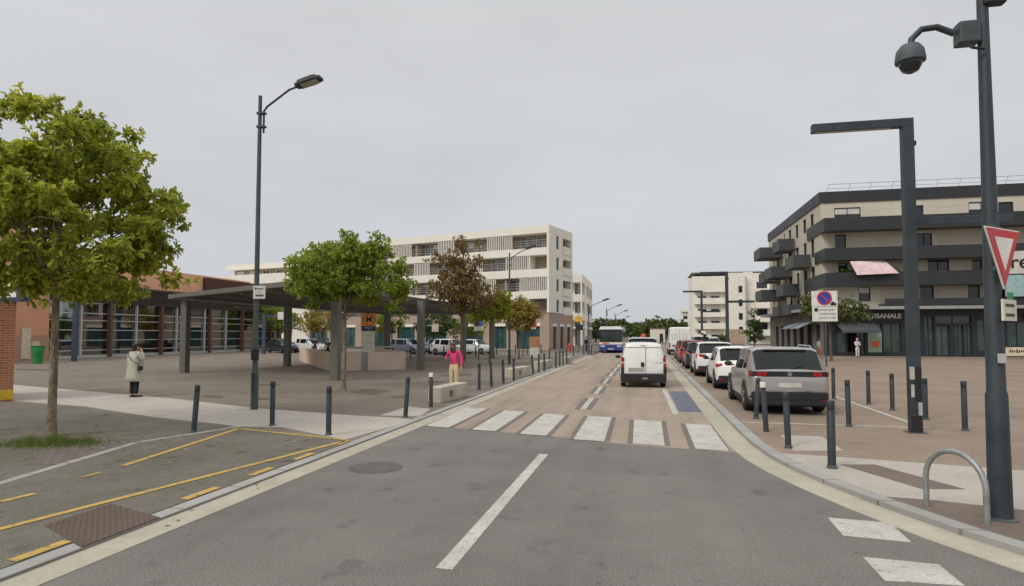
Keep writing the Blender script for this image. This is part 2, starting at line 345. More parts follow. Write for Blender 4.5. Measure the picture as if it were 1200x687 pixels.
# zebra
near = [(498, 526), (552, 580), (609, 640), (673, 718 if False else 709), (742, 779), (822, 857)]
nearp = [((499, 499.6), (525, 501.9)), ((553, 504), (580, 506)), ((609, 509), (640, 511.3)), ((672, 515.5), (708, 518)), ((741.5, 520.5), (779, 523)), ((815, 526.5), (857, 529.5))]
farp = [((548, 478), (571, 479.5)), ((591, 481.5), (615, 483)), ((638, 485.2), (663, 487)), ((689, 488.3), (717, 489.5)), ((743, 492.5), (775, 494.3)), ((803, 497), (835, 499))]
zs, zb = [], []
for (a, c), (d, f_) in zip(nearp, farp):
    q = [G(*a), G(*c), G(*f_), G(*d)]
    sgn = Vector((1, 0, 0))
    zs.append(q); zb.append([q[0]-sgn*.1, q[1]+sgn*.1, q[2]+sgn*.1+Vector((0, .04, 0)), q[3]-sgn*.1+Vector((0, .04, 0))])
zs[-1] = [zs[-1][0], (1.4, zs[-1][1].y), (1.4, zs[-1][2].y), zs[-1][3]]; zb[-1] = [zb[-1][0], (1.43, zb[-1][1].y), (1.43, zb[-1][2].y), zb[-1][3]]
marks('zebra_dark_borders', zb, .008, DARKL, 'dark borders round the zebra crossing stripes')
marks('zebra_crossing', zs, .012, WHITEL, 'six worn white stripes of the zebra crossing')
# centre lines
marks('foreground_centre_line', band([(-1.69, 5.1), (-1.66, 10.25)], .15), .004, WHITEL, 'single white centre line on the foreground asphalt')
dk, wh = [], []
y = 16.45
while y < 110:
    wh += band([(-1.62, y), (-1.62, y+3.0)], .15); dk += band([(-1.62, y), (-1.62, y+3.0)], .46); y += 4.4
marks('centre_line_dark_borders', dk, .008, DARKL, 'dark borders of the dashed centre line')
marks('dashed_centre_line', wh, .012, WHITEL, 'white dashed centre line on the pink concrete road')
sheet('blue_painted_strip', [(.86, 16.5), (1.42, 16.5), (1.42, 22.4), (.82, 22.4)], .008, BLUEL, 'faded blue painted strip beside the right gutter', .003)
marks('strip_edge_line', band([(.75, 15.9), (.68, 23)], .15)+band([(.86, 16.38), (1.43, 16.38)], .1), .012, WHITEL, 'white edge line of the blue painted strip')
# give way blocks
marks('give_way_blocks', [[G(*p) for p in q] for q in (((970, 607), (1043, 613), (1068, 636), (988, 628)), ((1011, 653), (1100, 662), (1131, 687), (1037, 681)))]+[[(1.9, 4.45), (2.5, 4.45), (2.5, 5.05), (1.9, 5.05)]], .004, WHITEL, 'white give way blocks on the asphalt at the right corner')
# right corner patches
GREYP = ground_mat('brown_slab', C(112, 99, 90), .12, .2, 70., .8)
sheet('pale_corner_paving', [inner[4], inner[5], inner[6], (2.78, 8.22)]+[g(*q) for q in ((1100, 587), (1200, 598), (1330, 612), (1330, 562), (1200, 552), (1000, 537), (905, 531))], K+.004, PALE, 'pale aggregate paving round the right corner', .003)
marks('brown_slab', [[g(*q) for q in ((985, 545), (1025, 545), (1131, 574), (1080, 573.5))]], K+.008, GREYP, 'brown tactile slab strip in the pale corner paving', 'paving')
sheet('corner_asphalt', [(2.79, 8.2), inner[7], inner[8], inner[9], inner[10], inner[11]]+[g(*q) for q in ((1330, 613), (1200, 599.5), (1100, 588.5))], K+.009, GREYP, 'dark asphalt under the cycle arch at the right corner', .003)
marks('pale_slab', [[g(*q) for q in ((915, 510), (963, 512), (988, 528.5), (930, 529))]], K+.006, PALE, 'pale slab in the brick paving behind the corner bollards', 'paving')
marks('parking_lines', band([g(870, 495), g(1090, 502)], .09)+band([g(976, 464), g(1070, 497)], .1), K+.006, WHITEL, 'thin white parking lines on the brick plaza')
marks('pale_front_kerb', [[(12, 57.6), (45, 56.2), (45, 57.0), (12, 58.4)]], K+.05, GUTTER, 'pale kerb along the front of the dark balconied building', 'kerb')
# ---------------------------------------------------------------- buildings
def facade(mb, x0, x1, z0, z1, wins, y=0.0, depth=.18):
    """wall sheet in the local x-z plane (outside is -y) with real recessed openings"""
    xs = sorted({x0, x1, *[w[0] for w in wins], *[w[1] for w in wins]}); zs_ = sorted({z0, z1, *[w[2] for w in wins], *[w[3] for w in wins]})
    for a, c in zip(xs, xs[1:]):
        for d, e_ in zip(zs_, zs_[1:]):
            mx, mz = (a+c)/2, (d+e_)/2
            if any(w[0] < mx < w[1] and w[2] < mz < w[3] for w in wins): continue
            mb.quad((a, y, d), (c, y, d), (c, y, e_), (a, y, e_))
    for a, c, d, e_ in wins:
        mb.quad((a, y, d), (c, y, d), (c, y+depth, d), (a, y+depth, d)).quad((a, y, e_), (a, y+depth, e_), (c, y+depth, e_), (c, y, e_))
        mb.quad((a, y, d), (a, y+depth, d), (a, y+depth, e_), (a, y, e_)).quad((c, y, d), (c, y, e_), (c, y+depth, e_), (c, y+depth, d))
DGLASS = glass_mat('dark_window_glass', C(44, 49, 53)); TGLASS = glass_mat('teal_glass', C(52, 82, 80), .08)
LGLASS = glass_mat('loggia_glass', C(98, 102, 104)); SGLASS = glass_mat('shop_glass', C(62, 78, 74), .06)
FRAME = M('dark_frame', C(56, 58, 62), .5, .2); WFRAME = M('pale_frame', C(206, 206, 200), .5)
_wr = random.Random(77)
def window(w, parent, y, frame=FRAME, glass=DGLASS, bars=1, fw=.06, blind=None, sideways=None, name='window'):
    a, c, d, e_ = w; b = MB()
    if blind is None and name in ('window', 'flank_window') and _wr.random() < .38: blind = _wr.choice((.2, .35, .55, .8))
    def bx(x0, x1, y0, y1, z0, z1, m):
        if sideways is None: m.box(x0, x1, y0, y1, z0, z1)
        else: m.box(sideways+y0, sideways+y1, x0, x1, z0, z1)
    yy = (y-.06, y+.02)
    bx(a, a+fw, *yy, d, e_, b); bx(c-fw, c, *yy, d, e_, b); bx(a+fw, c-fw, *yy, d, d+fw, b); bx(a+fw, c-fw, *yy, e_-fw, e_, b)
    for k in range(1, bars+1):
        if bars: q = a+(c-a)*k/(bars+1); bx(q-.025, q+.025, y-.05, y+.015, d+fw, e_-fw, b)
    f = b.build(name, frame, parent)
    p = MB(); bx(a+.01, c-.01, y+.02, y+.04, d+.01, e_-.01, p); p.build('pane', glass, f)
    if blind:
        p = MB(); bx(a+fw, c-fw, y-.01, y+.018, d+(e_-d)*(1-blind), e_-fw, p); p.build('blind', WFRAME, f)
    return f
# ---- dark balconied building, right
CREAM = brick_mat('cream_stone_cladding', C(202, 195, 178), C(195, 187, 170), C(180, 173, 157), 2.4, 1.2, .02, (PI/2, 0, 0), .8, .05)
CHAR = M('charcoal_cladding', C(46, 48, 51), .55, .1, .1, 1.5, 20, .03)
CHARD = M('charcoal_soffit', C(96, 96, 95), .8)
GREYB = M('grey_balcony_panel', C(66, 69, 71), .6, .05)
rb = thing('apartment_building', 'cream apartment building with charcoal wraparound balconies and ground floor shops', 'building', (15.9, 60.5, K))
XR = 40.0; DEP = 24.0
fw_ = []
def xw(px): return D(px, 300, 60.5).x-15.9
for a, c, z0, z1 in ((979, 1010, 12.0, 13.45), (1071, 1084, 11.9, 13.4), (1137, 1153, 11.9, 13.5), (979, 992, 9.0, 11.0), (1075, 1093, 9.1, 10.9), (1160, 1178, 9.0, 11.0),
                     (1087, 1112, 6.9, 8.5), (1139, 1151, 6.6, 8.45), (982, 993, 6.4, 8.4), (1005, 1019, 4.9, 6.2), (1077, 1093, 4.9, 6.2), (1133, 1147, 4.9, 6.2), (1165, 1180, 4.9, 6.2), (1185, 1200, 6.5, 8.3), (1172, 1190, 12, 13.4)):
    fw_.append((xw(a), xw(c), z0, z1))
fw_ += [(22, 24, z0, z0+1.6) for z0 in (5.0, 6.8, 9.2, 12)]+[(28, 30, z0, z0+1.6) for z0 in (5.0, 6.8, 9.2, 12)]
wall = MB(); facade(wall, 0, XR, 4.3, 14.0, fw_)
o = wall.build('wall', CREAM, rb)
# flank toward the road: openings as recessed windows, built as a sheet in the y-z plane
fl = MB(); side = []
for yy in (2.4, 5.2, 8.4, 11.6, 14.6, 18.2, 21): 
    for z0, z1 in ((4.9, 6.2), (6.5, 8.4), (9.3, 11.1), (12.1, 13.5)): side.append((yy, yy+(.7 if int(yy*5) % 2 else 1.3), z0, z1))
tmp = MB(); facade(tmp, 0, DEP, 4.3, 14.0, side)
fl.v = [(q[1], q[0], q[2]) for q in tmp.v]; fl.f = tmp.f; fl.mi = tmp.mi
CREAMS = brick_mat('cream_flank_cladding', C(205, 197, 179), C(198, 189, 171), C(184, 176, 158), 2.4, 1.2, .02, (PI/2, 0, PI/2), .8, .05)
fl.build('flank_wall', CREAMS, rb)
for i, w in enumerate(fw_): window(w, rb, .14, bars=1 if w[1]-w[0] > 1.2 else 0, blind=(.4 if i in (0, 2, 9) else 0))
for i, w in enumerate(side): window(w, rb, .14, bars=0, sideways=0.0, blind=0)
MB().box(0.2, XR, .3, DEP, .0, 13.98).build('core', M('dark_interior', C(58, 55, 52), .9), rb)
MB().box(-.12, XR, -.12, DEP, 13.95, 14.95).box(.2, XR-.2, .2, DEP-.2, 14.95, 15.0).build('parapet', CHAR, rb)
rl = MB()
for i in range(22): rl.tube([(.6+i*1.8, .5, 14.9), (.9+i*1.8, .5, 15.75)], .025, 5)
rl.tube([(.9, .5, 15.75), (XR, .5, 15.75)], .025, 5).tube([(.75, .5, 15.35), (XR, .5, 15.35)], .02, 5)
rl.build('roof_railing', M('railing_grey', C(160, 162, 164), .5, .3), rb)
# wraparound balconies: front run + side run + projecting boxes
def balc(z0, z1, xa, xb, side_to, proj=1.5):
    b = MB(); b.cur = 0
    b.box(-.12 if side_to else xa, xb, -proj, -proj+.08, z0, z1)
    if side_to: b.box(-.12, -.04, -proj+.081, side_to, z0, z1)
    b.build('balcony_parapet', CHAR, rb)
    b = MB().box(xa if not side_to else -.039, xb, -proj+.08, 0, z0+.02, z0+.2)
    b.build('balcony_slab', CHARD, rb)
balc(11.15, 12.3, 0.2, XR, 4.6); balc(8.5, 9.6, .2, XR, 2.0); balc(6.2, 7.4, .2, XR, 6.0); balc(4.45, 5.05, 4.6, XR, 0)
def sidebox(y0, y1, z0, z1, xo):
    b = MB().box(-xo, -xo+.07, y0, y1, z0, z1).box(-xo+.07, -.13, y0, y0+.07, z0, z1).box(-xo+.07, -.13, y1-.07, y1, z0, z1)
    s_ = b.build('balcony_box', GREYB, rb)
    MB().box(-xo+.07, 0, y0+.07, y1-.07, z0+.02, z0+.2).build('floor_slab', CHARD, s_)
    MB().box(-xo+.12, 0, y0+.5, y1-.3, z0+.2, z1+1.4).build('recess', M('recess_dark', C(60, 60, 60), .9), s_) if False else None
for y0, y1, z0, z1, xo in ((9.5, 13, 10.95, 12.15, 1.7), (15.5, 19.5, 10.9, 12.1, 2.6), (3.2, 6.8, 8.45, 9.65, 1.7), (11.2, 15, 8.2, 9.4, 2.2), (17, 20.5, 8.2, 9.4, 1.9),
                           (8, 11.5, 6.0, 7.2, 1.7), (15, 19, 5.9, 7.1, 2.6), (7, 10, 3.95, 5.0, 1.4), (11, 14.2, 3.95, 5.0, 1.6)): sidebox(y0, y1, z0, z1, xo)
# ground floor: dark shopfront wall with glazing
MB().box(-1.2, XR, -1.9, 0.2, 4.12, 4.38).box(-1.2, .2, .2, DEP, 4.12, 4.38).build('canopy_slab', M('canopy_grey', C(150, 151, 150), .7), rb)
shops = [(xw(990), xw(1000), .15, 2.6), (xw(1001), xw(1010), .1, 2.7), (xw(1012), xw(1030), .3, 2.9), (xw(1031), xw(1052), .3, 2.9), (xw(1079), xw(1090), .1, 3.5), (xw(1092), xw(1108), .1, 2.7), (xw(1114), xw(1124), .1, 2.7), (xw(1125), xw(1134), .1, 2.7),
         (xw(1092), xw(1134), 2.85, 3.6), (xw(1140), xw(1160), .5, 3.2), (xw(1175), xw(1200), .9, 3.0), (1.0, 2.6, .3, 2.9), (19, 23, .5, 3), (24, 29, .5, 3)]
DARKW = M('dark_shopfront_panel', C(38, 41, 46), .5)
b = MB(); facade(b, 0, XR, .0, 4.1, shops, -.25, .22); b.build('shopfront', DARKW, rb)
b = MB(); tmp = MB(); sshop = [(q, q+1.6, .2, 2.9) for q in (1, 4, 7, 10, 13, 16, 19)]; facade(tmp, -.25, DEP, 0, 4.1, sshop, -.02)
b.v = [(q[1], q[0], q[2]) for q in tmp.v]; b.f = tmp.f; b.mi = tmp.mi; b.build('side_shopfront', M('brown_grey_panel', C(110, 104, 97), .7), rb)
for w in shops: window(w, rb, -.08, frame=FRAME, glass=SGLASS, bars=1, name='shop_window')
for w in sshop: window(w, rb, .12, frame=FRAME, glass=DGLASS, bars=1, sideways=0, name='shop_window')
sg = MB().box(xw(1004), xw(1056), -.36, -.26, 3.15, 3.98).build('shop_sign_board', M('black_sign', C(20, 20, 22), .4), rb)
lettering('sign_lettering', 'ARTISANALE', .56, M('sign_white', C(235, 235, 235), .5, bmp=0), rb, (xw(1029), -.37, 3.55), bold=.012)
def awning(xa, xb, z1, drop, out_, mat, name='awning', y0=-.4):
    b = MB().quad((xa, y0, z1), (xb, y0, z1), (xb, y0-out_, z1-drop), (xa, y0-out_, z1-drop)).quad((xa, y0-out_, z1-drop), (xb, y0-out_, z1-drop), (xb, y0-out_, z1-drop-.22), (xa, y0-out_, z1-drop-.22))
    o = b.build(name, mat, rb); s_ = o.modifiers.new('thick', 'SOLIDIFY'); s_.thickness = .03; return o
AWN = M('dark_grey_awning', C(74, 78, 82), .8)
awning(xw(975), xw(1019), 3.05, .75, 1.9, AWN)
b = MB()
for y0 in (2, 6):
    b.quad((-.3, y0, 3.2), (-.3, y0+3.4, 3.2), (-1.7, y0+3.4, 2.5), (-1.7, y0, 2.5))
o = b.build('side_awning', M('pale_grey_awning', C(128, 133, 136), .8), rb); s_ = o.modifiers.new('thick', 'SOLIDIFY'); s_.thickness = .03
# pale pink sun sail hung over the second balcony
ps = MB().quad((xw(989), -1.55, 8.35), (xw(1031), -1.0, 8.45), (xw(1042), -2.0, 7.2), (xw(995), -2.0, 7.1))
sail = ps.build('sun_sail', M('pale_pink_cloth', C(218, 192, 192), .9)); sail.location = (15.9, 60.5, K); sail.modifiers.new('thick', 'SOLIDIFY').thickness = .03
tag(sail, 'pale pink sun sail hung above a charcoal balcony', 'sun sail')
# posters in the shop window
po = MB().box(xw(1013), xw(1029), -.3, -.26, .35, 2.2).build('window_poster', M('poster_green', C(150, 172, 150), .6), rb)
MB().box(xw(1017), xw(1026), -.32, -.305, .8, 1.35).build('orange_print', M('poster_orange', C(214, 96, 52), .6), po)
def xs(px): return D(px, 300, 58.8).x-15.9
sb = MB().box(xs(1177), xs(1300), -1.75, -1.6, 7.0, 8.9).build('sign_panel', M('dull_white_panel', C(196, 194, 186), .6), rb)
lettering('sign_lettering', 're', 1.6, M('sign_black', C(22, 22, 24), .5, bmp=0), rb, (xs(1194), -1.76, 7.95), bold=.02)
MB().box(xs(1177), xs(1300), -1.74, -1.6, 5.1, 6.9).build('teal_sign_panel', M('teal_panel', C(150, 178, 176), .4), rb)
MB().box(xw(1172), xw(1260), -.34, -.26, .1, .85).build('cream_board', M('cream_board', C(214, 204, 176), .6), rb)
b = MB(); rnd = random.Random(3)
for i in range(14):
    q = xw(1176)+i*.17; b.box(q, q+.1, -.36, -.342, .38+rnd.uniform(0, .06), .55+rnd.uniform(0, .14))
b.build('board_script', M('brown_script', C(70, 50, 40), .6), rb)
b = MB().lathe([(.2, -.42), (.2, -.37)], (xw(1197), 0, 3.45), 14, 'y'); b.build('red_round_sign', M('shop_red', C(190, 40, 50), .5), rb)
# ---- white apartment building, left
TH = -16
lb = thing('apartment_building', 'white four storey apartment building with slatted loggias above a brown ground floor', 'building', (-11.2, 73.4, K), R_(TH))
WL = 40.0; SD = 7.4
BROWN = brick_mat('taupe_cladding', C(172, 152, 136), C(165, 146, 131), C(150, 133, 119), 1.6, .8, .012, (PI/2, 0, 0), .85, .06)
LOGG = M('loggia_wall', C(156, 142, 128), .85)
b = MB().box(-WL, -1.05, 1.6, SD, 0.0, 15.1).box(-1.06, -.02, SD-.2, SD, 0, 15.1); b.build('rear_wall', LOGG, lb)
bands = [(14.35, 15.3), (11.65, 12.55), (8.95, 9.93), (6.3, 7.25)]
for z0, z1 in bands:
    MB().box(-WL, 0, 0, 1.6, z0, z1).box(-.35, -.001, 1.6, SD, z0+.002, z1-.002).build('white_band', WHITEP, lb)
# flank, white render with recessed loggias
fl = MB(); tmp = MB(); sw = []
for z0, z1 in ((12.5, 14.2), (9.8, 11.5), (7.15, 8.8), (4.75, 6.2)): sw += [(2.2, 3.0, z0-.1, z1), (4.3, 6.9, z0-.1, z1)]
facade(tmp, 0, SD, 4.55, 15.25, sw, .01, 1.0)
fl.v = [(-q[1], q[0], q[2]) for q in tmp.v]; fl.f = tmp.f; fl.mi = tmp.mi; fl.build('flank_wall', WHITEP, lb)
for i, w in enumerate(sw): window(w, lb, .0, frame=WFRAME, glass=DGLASS, bars=1, sideways=-(.18 if i % 2 == 0 else .95), name='flank_window')
for i, w in enumerate(sw):
    if i % 2: MB().box(.02, .08, w[0]-.1, w[1]+.1, w[2]-.25, w[2]+.75).build('balcony_panel', WHITEP, lb)
rnd = random.Random(5)
rows = [(12.55, 14.35), (9.93, 11.65), (7.25, 8.95), (4.55, 6.3)]
SLAT = M('white_slat', C(216, 212, 202), .7)
for ri, (z0, z1) in enumerate(rows):
    x = -.02
    MB().box(-.3, -.02, .02, 1.58, z0, z1).box(-WL+.02, -WL+.3, .02, 1.58, z0, z1).build('end_pier', WHITEP, lb)
    x = -.3-[0.0, 2.3, .1, 2.4][ri]; k = ri
    if x < -.4: MB().box(x-.22, x, .1, 1.58, z0, z1).build('pier', WHITEP, lb)
    while x > -WL+4:
        wS = rnd.uniform(2.4, 3.8); wO = rnd.uniform(3.0, 5.4)
        if k % 2 == (0 if ri in (2,) else 1):
            b = MB(); q = x
            while q > x-wS: b.box(q-.13, q, .06, .13, z0, z1); q -= .27
            b.box(x-wS, x, .18, .22, z0, z0+.05).build('slat_screen', SLAT, lb); x -= wS
        else:
            b = MB()
            for q in (.35, .65, .95): b.tube([(x, .12, z0+q), (x-wO, .12, z0+q)], .018, 4)
            b.build('railing', WFRAME, lb)
            ww = (x-wO+.5, x-wO+2.3, z0+.05, z1-.15); window(ww, lb, 1.52, frame=WFRAME, glass=LGLASS, bars=1)
            if wO > 3.8: window((x-wO+2.7, x-wO+3.5, z0+.05, z1-.15), lb, 1.52, frame=WFRAME, glass=LGLASS, bars=0)
            x -= wO
        k += 1
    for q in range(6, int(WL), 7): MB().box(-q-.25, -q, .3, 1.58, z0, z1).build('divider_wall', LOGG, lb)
# brown ground floor with teal shutters
gw = []
x = -1.2
for wd, gap in ((3.2, 1.4), (2.2, 1.2), (2.6, 3.0), (3.4, 1.8), (3.0, 2.2), (3.4, 2.0), (3.2, 2.2), (3.0, 2.4), (3, 2)):
    gw += [(x-wd, x, .15, 3.0)] if x-wd > -WL+.5 else []; x -= wd+gap
b = MB(); facade(b, -WL, 0.05, 0, 4.5, gw, -.12, .3); b.build('ground_floor_wall', BROWN, lb)
BROWNS = brick_mat('taupe_flank_cladding', C(170, 150, 134), C(163, 144, 129), C(148, 131, 117), 1.6, .8, .012, (PI/2, 0, PI/2), .85, .06)
fl = MB(); tmp = MB(); gs = [(1.0, 2.0, .15, 2.9), (3.2, 4.2, .15, 2.9), (5.4, 6.4, .15, 2.9)]; facade(tmp, -.12, SD, 0, 4.5, gs, .0, .25)
fl.v = [(-q[1]+.05, q[0], q[2]) for q in tmp.v]; fl.f = tmp.f; fl.mi = tmp.mi; fl.build('ground_floor_flank', BROWNS, lb)
MB().box(-WL, .1, -.16, 1.6, 4.5, 4.58).build('brown_coping', M('brown_coping', C(120, 105, 94), .7), lb)
for w in gw:
    window(w, lb, .12, frame=FRAME, glass=TGLASS, bars=2, name='teal_shopfront'); MB().box(w[0]-.1, w[1]+.1, -.18, -.121, 2.95, 3.3).build('white_lintel', WHITEP, lb)
for w in gs:
    window(w, lb, 0, frame=FRAME, glass=DGLASS, bars=1, sideways=-.15, name='flank_shop_window'); MB().box(.051, .1, w[0]-.1, w[1]+.1, 2.9, 3.25).build('white_lintel', WHITEP, lb)
MB().box(-WL+.3, -.35, .4, SD-.2, 15.1, 15.18).build('roof', M('flat_roof', C(150, 148, 142), .9), lb)
# lower wing further left
wg = thing('apartment_building', 'far white apartment wing with stepped flat roof slabs above the station canopy', 'building', (-55, 90, K), R_(-12))
for z0, z1, xa, xb, yy in ((12.3, 13.9, -16, .5, 0), (9.6, 11.9, -18, 4.5, -1.5), (14.6, 16.2, 0, 10, 2)):
    MB().box(xa, xb, yy, yy+9, z0+.7, z1).build('roof_slab', WHITEP, wg)
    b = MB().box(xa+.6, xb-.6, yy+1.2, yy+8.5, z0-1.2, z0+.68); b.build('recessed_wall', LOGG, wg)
    for q in range(int(xa)+1, int(xb)-2, 3): window((q+.2, q+1.8, z0-1.1, z0+.5), wg, yy+1.18, frame=WFRAME, glass=DGLASS, bars=1)
MB().box(-18, 10, 0.5, 9, 0, 9).build('wall', WHITEP, wg)
# ---- second white building further along the road
l2 = thing('apartment_building', 'smaller white apartment building with corner balconies behind the street lamp', 'building', (-10.0, 102, K), 0)
b = MB().box(-16, -1.4, 1.4, 20, 0, 11.7).box(-1.4, -.02, 4.5, 8, 0, 11.7).box(-1.4, -.02, 11.5, 20, 0, 11.7); b.build('wall', WHITEP, l2)
for z0, z1 in ((10.6, 11.95), (7.4, 8.6), (4.3, 5.5), (2.9, 3.2)): MB().box(-16, 0, 0, 20.0, z0, z1).build('white_band', WHITEP, l2)
for z0, z1 in ((8.6, 10.6), (5.5, 7.4), (3.2, 4.3), (.1, 2.9)):
    for xa in (-3.8, -6.8, -10): window((xa, xa+1.8, z0+.05, z1-.05), l2, 1.36, frame=WFRAME, glass=DGLASS, bars=1)
    MB().box(-.3, -.03, .03, .3, z0, z1).build('corner_pier', WHITEP, l2)
    for ya in (1.8, 3.2, 8.6, 10): window((ya, ya+1.1, z0+.05, z1-.05), l2, 0, frame=FRAME, glass=DGLASS, bars=0, sideways=-1.36)
    for ya in (12.5, 15.5, 18): window((ya, ya+.9, z0+.1, z1-.1), l2, 0, frame=FRAME, glass=DGLASS, bars=0, sideways=.03)
    b = MB()
    for q in (.4, .8): b.tube([(-3, .1, z0+q), (-.3, .1, z0+q)], .025, 4)
    b.build('railing', FRAME, l2)
# ---- far white building on the right
fb = thing('apartment_building', 'far white apartment block with five tiers of pale balconies', 'building', (9.3+.8, 135, K), 0)
kx_ = 135/95
for i, (y0, y1) in enumerate(((325, 343), (345, 357), (360, 372), (374, 386), (390, 404))):
    z1, z0 = D(830, y0, 135).z, D(830, y1, 135).z
    MB().box(.3, 6.6, -1.2, 0, z0, z1-(.9 if i else 0)).build('balcony_band', WHITEP, fb)
    if i:
        for q in (1.0, 3.6): window((q, q+1.8, z1-1.0, z1+.35), fb, -.05, frame=WFRAME, glass=DGLASS, bars=0, blind=.62)
MB().box(0, 6.8, 0, 12, 0, 14.2).box(6.8, 10.2, -2.2, 12, 0, 14.6).box(10.2, 12, -.5, 12, 0, 14.9).box(12, 17, -1, 12, 0, 14.6).build('wall', M('cream_white_wall', C(228, 224, 212), .85), fb)
for z0 in (2, 4.8, 7.6, 10.4):
    MB().box(12.2, 17, -2.4, -1.001, z0-.3, z0+.9).build('balcony_band', WHITEP, fb); window((12.6, 14.6, z0+.9, z0+2.3), fb, -1.05, bars=1)
    window((8.9, 9.6, z0+.2, z0+1.5), fb, -2.25, bars=0)
MB().box(6.85, 10.1, -2.25, -2.201, .1, 3).build('tan_entrance', M('tan_panel', C(176, 152, 130), .8), fb)
MB().box(-.2, 17.2, -.2, 12.2, 14.9, 15.05).build('roof', M('flat_roof', C(150, 148, 142), .9), fb)
f2 = thing('apartment_building', 'small distant white block with dark loggias left of the tiered balcony building', 'building', (12.5, 215, K), 0)
MB().box(0, 4.2, .8, 9, 0, 10.4).build('wall', WHITEP, f2)
for z0, z1 in ((9.6, 10.5), (6.2, 7.0), (2.8, 3.6), (0, 1)): MB().box(-.05, 4.25, 0, .82, z0, z1).build('white_band', WHITEP, f2)
for z0, z1 in ((7, 9.6), (3.6, 6.2), (1, 2.8)):
    for q in (.4, 2.4): window((q, q+1.5, z0, z1), f2, .75, frame=WFRAME, bars=0)
    MB().box(1.95, 2.25, .05, .8, z0, z1).build('pier', WHITEP, f2)
hb = thing('small_building', 'plain beige flat roofed building closing the end of the road', 'building', (1.4, 152, K), 0)
MB().box(0, 3.5, 0, 6, 0, 3.3).build('wall', M('beige_wall', C(216, 210, 194), .85), hb)
MB().box(-.15, 3.65, -.15, 6.15, 3.3, 3.5).build('roof', M('brown_roof', C(110, 96, 84), .9), hb); window((2.2, 3.0, .1, 2.1), hb, -.03, bars=0, name='door')
# ---- station hall, left
TERRA = brick_mat('terracotta_panel', C(234, 178, 144), C(229, 172, 138), C(208, 152, 122), 2.2, 1.1, .012, (PI/2, 0, PI/2), .85, .07)
st = thing('station_hall', 'terracotta station hall with a glazed front behind the plaza canopy', 'building', (-45.4, 39, K), R_(0))
REDW = M('red_brown_post', C(98, 72, 60), .6); ALU = M('pale_aluminium', C(190, 192, 190), .45, .3)
# local: x outward(+) to plaza, y along facade
YE = 30.5
MB().box(-14, .0, -14, .3, 0, 5.2).build('terracotta_wall', TERRA, st)
MB().box(-.001, .05, -14, .3, 0, 1.9).build('pale_plinth', brick_mat('pinkish_plinth', C(176, 138, 116), C(170, 132, 112), C(150, 118, 100), .6, .3, .01, (PI/2, 0, PI/2), .85, .06), st)
MB().box(.051, .1, -1.9, -1.2, .1, 2.4).box(.051, .1, -1.15, -.5, .9, 1.4).build('pale_door', M('pale_door', C(204, 192, 168), .7), st)
MB().box(-14, -.6, -14, 26, 5.2, 8.2).box(-14, -.6, -14, -1.5, 8.2, 11).build('upper_wall', TERRA, st)
b = MB()
for i in range(9): b.box(-.62, .35, .3, YE, 4.62+i*.15, 4.70+i*.15)
b.box(-.8, .45, 0, YE+.3, 5.95, 6.15).build('louvre_band', M('dark_brown_louvre', C(82, 66, 58), .6), st)
MB().box(-.7, -.2, 18, YE, 6.15, 8.0).build('brown_upper_louvre', brick_mat('brown_slats', C(92, 62, 54), C(86, 58, 50), C(52, 38, 34), 6.0, .16, .03, (PI/2, 0, PI/2), .7, .08, 0), st)
posts = [DX(p, 400, -45.2).y-39 for p in (128, 188, 245, 283, 316)]; mull = [DX(p, 400, -45.2).y-39 for p in (95, 160, 207, 240, 265, 300, 323)]
for q in posts: MB().box(.02, .42, q-.12, q+.12, 0, 4.6).build('post', REDW, st)
for q in mull: MB().box(.02, .22, q-.07, q+.07, 0, 4.6).build('mullion', ALU, st)
b = MB()
for z in (.62, 1.45, 2.3, 3.1, 3.7): b.box(.0, .1, .3, YE, z-.035, z+.035)
b.box(-.05, .16, .3, YE, 0, .22).build('transom', ALU, st)
MB().box(-.03, -.005, .32, YE, .2, 4.62).build('glass_wall', clear_glass('station_glass', (.68, .86, .8, 1), .27), st)
MB().box(-13.9, -.05, .35, YE, .0, .03).build('floor', M('hall_floor', C(140, 138, 130), .5), st)
MB().box(-14, -13.8, .3, YE, 0, 5).box(-13.8, -.1, YE, YE+.2, 0, 5).box(-14, -.1, .3, YE, 4.7, 4.9).build('inner_wall', M('hall_inner_wall', C(96, 100, 92), .9), st)
b = MB()
for i, q in enumerate((1.2, 4, 7.5, 11, 15, 19.5, 24, 28)): b.box(-2.4, -1.2, q, q+2.1, .03, 1.0).box(-2.5, -1.1, q-.1, q+2.2, 1.0, 1.06)
b.build('counter', M('pale_counter', C(206, 212, 204), .5), st)
MB().box(-1.5, -.9, 7.6, 8.5, .03, .95).build('red_bin', M('red_bin', C(196, 72, 48), .6), st)
b = MB()
for q in (2.8, 5.8): b.tube([(-3, q, .03), (-3, q, 1.6), (-3.5, q+.8, 2.3), (-3, q+1.6, 1.6), (-3, q+1.6, .03)], .35, 6)
b.build('pale_booth', M('pale_booth', C(176, 206, 186), .6), st)
MB().box(.0, .5, YE, YE+.5, 0, 6).build('end_post', REDW, st)
# ---- brick wall at the far left with sign
p0 = G(15, 470.5, K)
bw = thing('brick_wall', 'red brick wall end with a yellow painted base at the left edge', 'wall', p0, R_(54))
MB().box(-6, 0, 0, .1, 0, 2.9).box(-6, -.001, .1, 3, 0, 2.9).build('brickwork', BRICKW, bw)
MB().box(-.36, .004, -.004, .3, .06, .34).build('yellow_patch', M('yellow_paint', C(206, 172, 40), .7), bw)
sgn = thing('hanging_sign', 'white sign with a dark blue edge above the red brick wall end', 'sign', p0+Vector((.1, .1, 2.9)))
MB().box(-1.6, .0, -.15, .05, .12, 1.0).build('panel', WHITEP, sgn); MB().box(-1.6, .18, -.2, .1, 0, .12).box(.0, .18, -.2, .1, .12, 1.05).build('blue_edge', M('dark_blue_edge', C(44, 56, 82), .5), sgn)
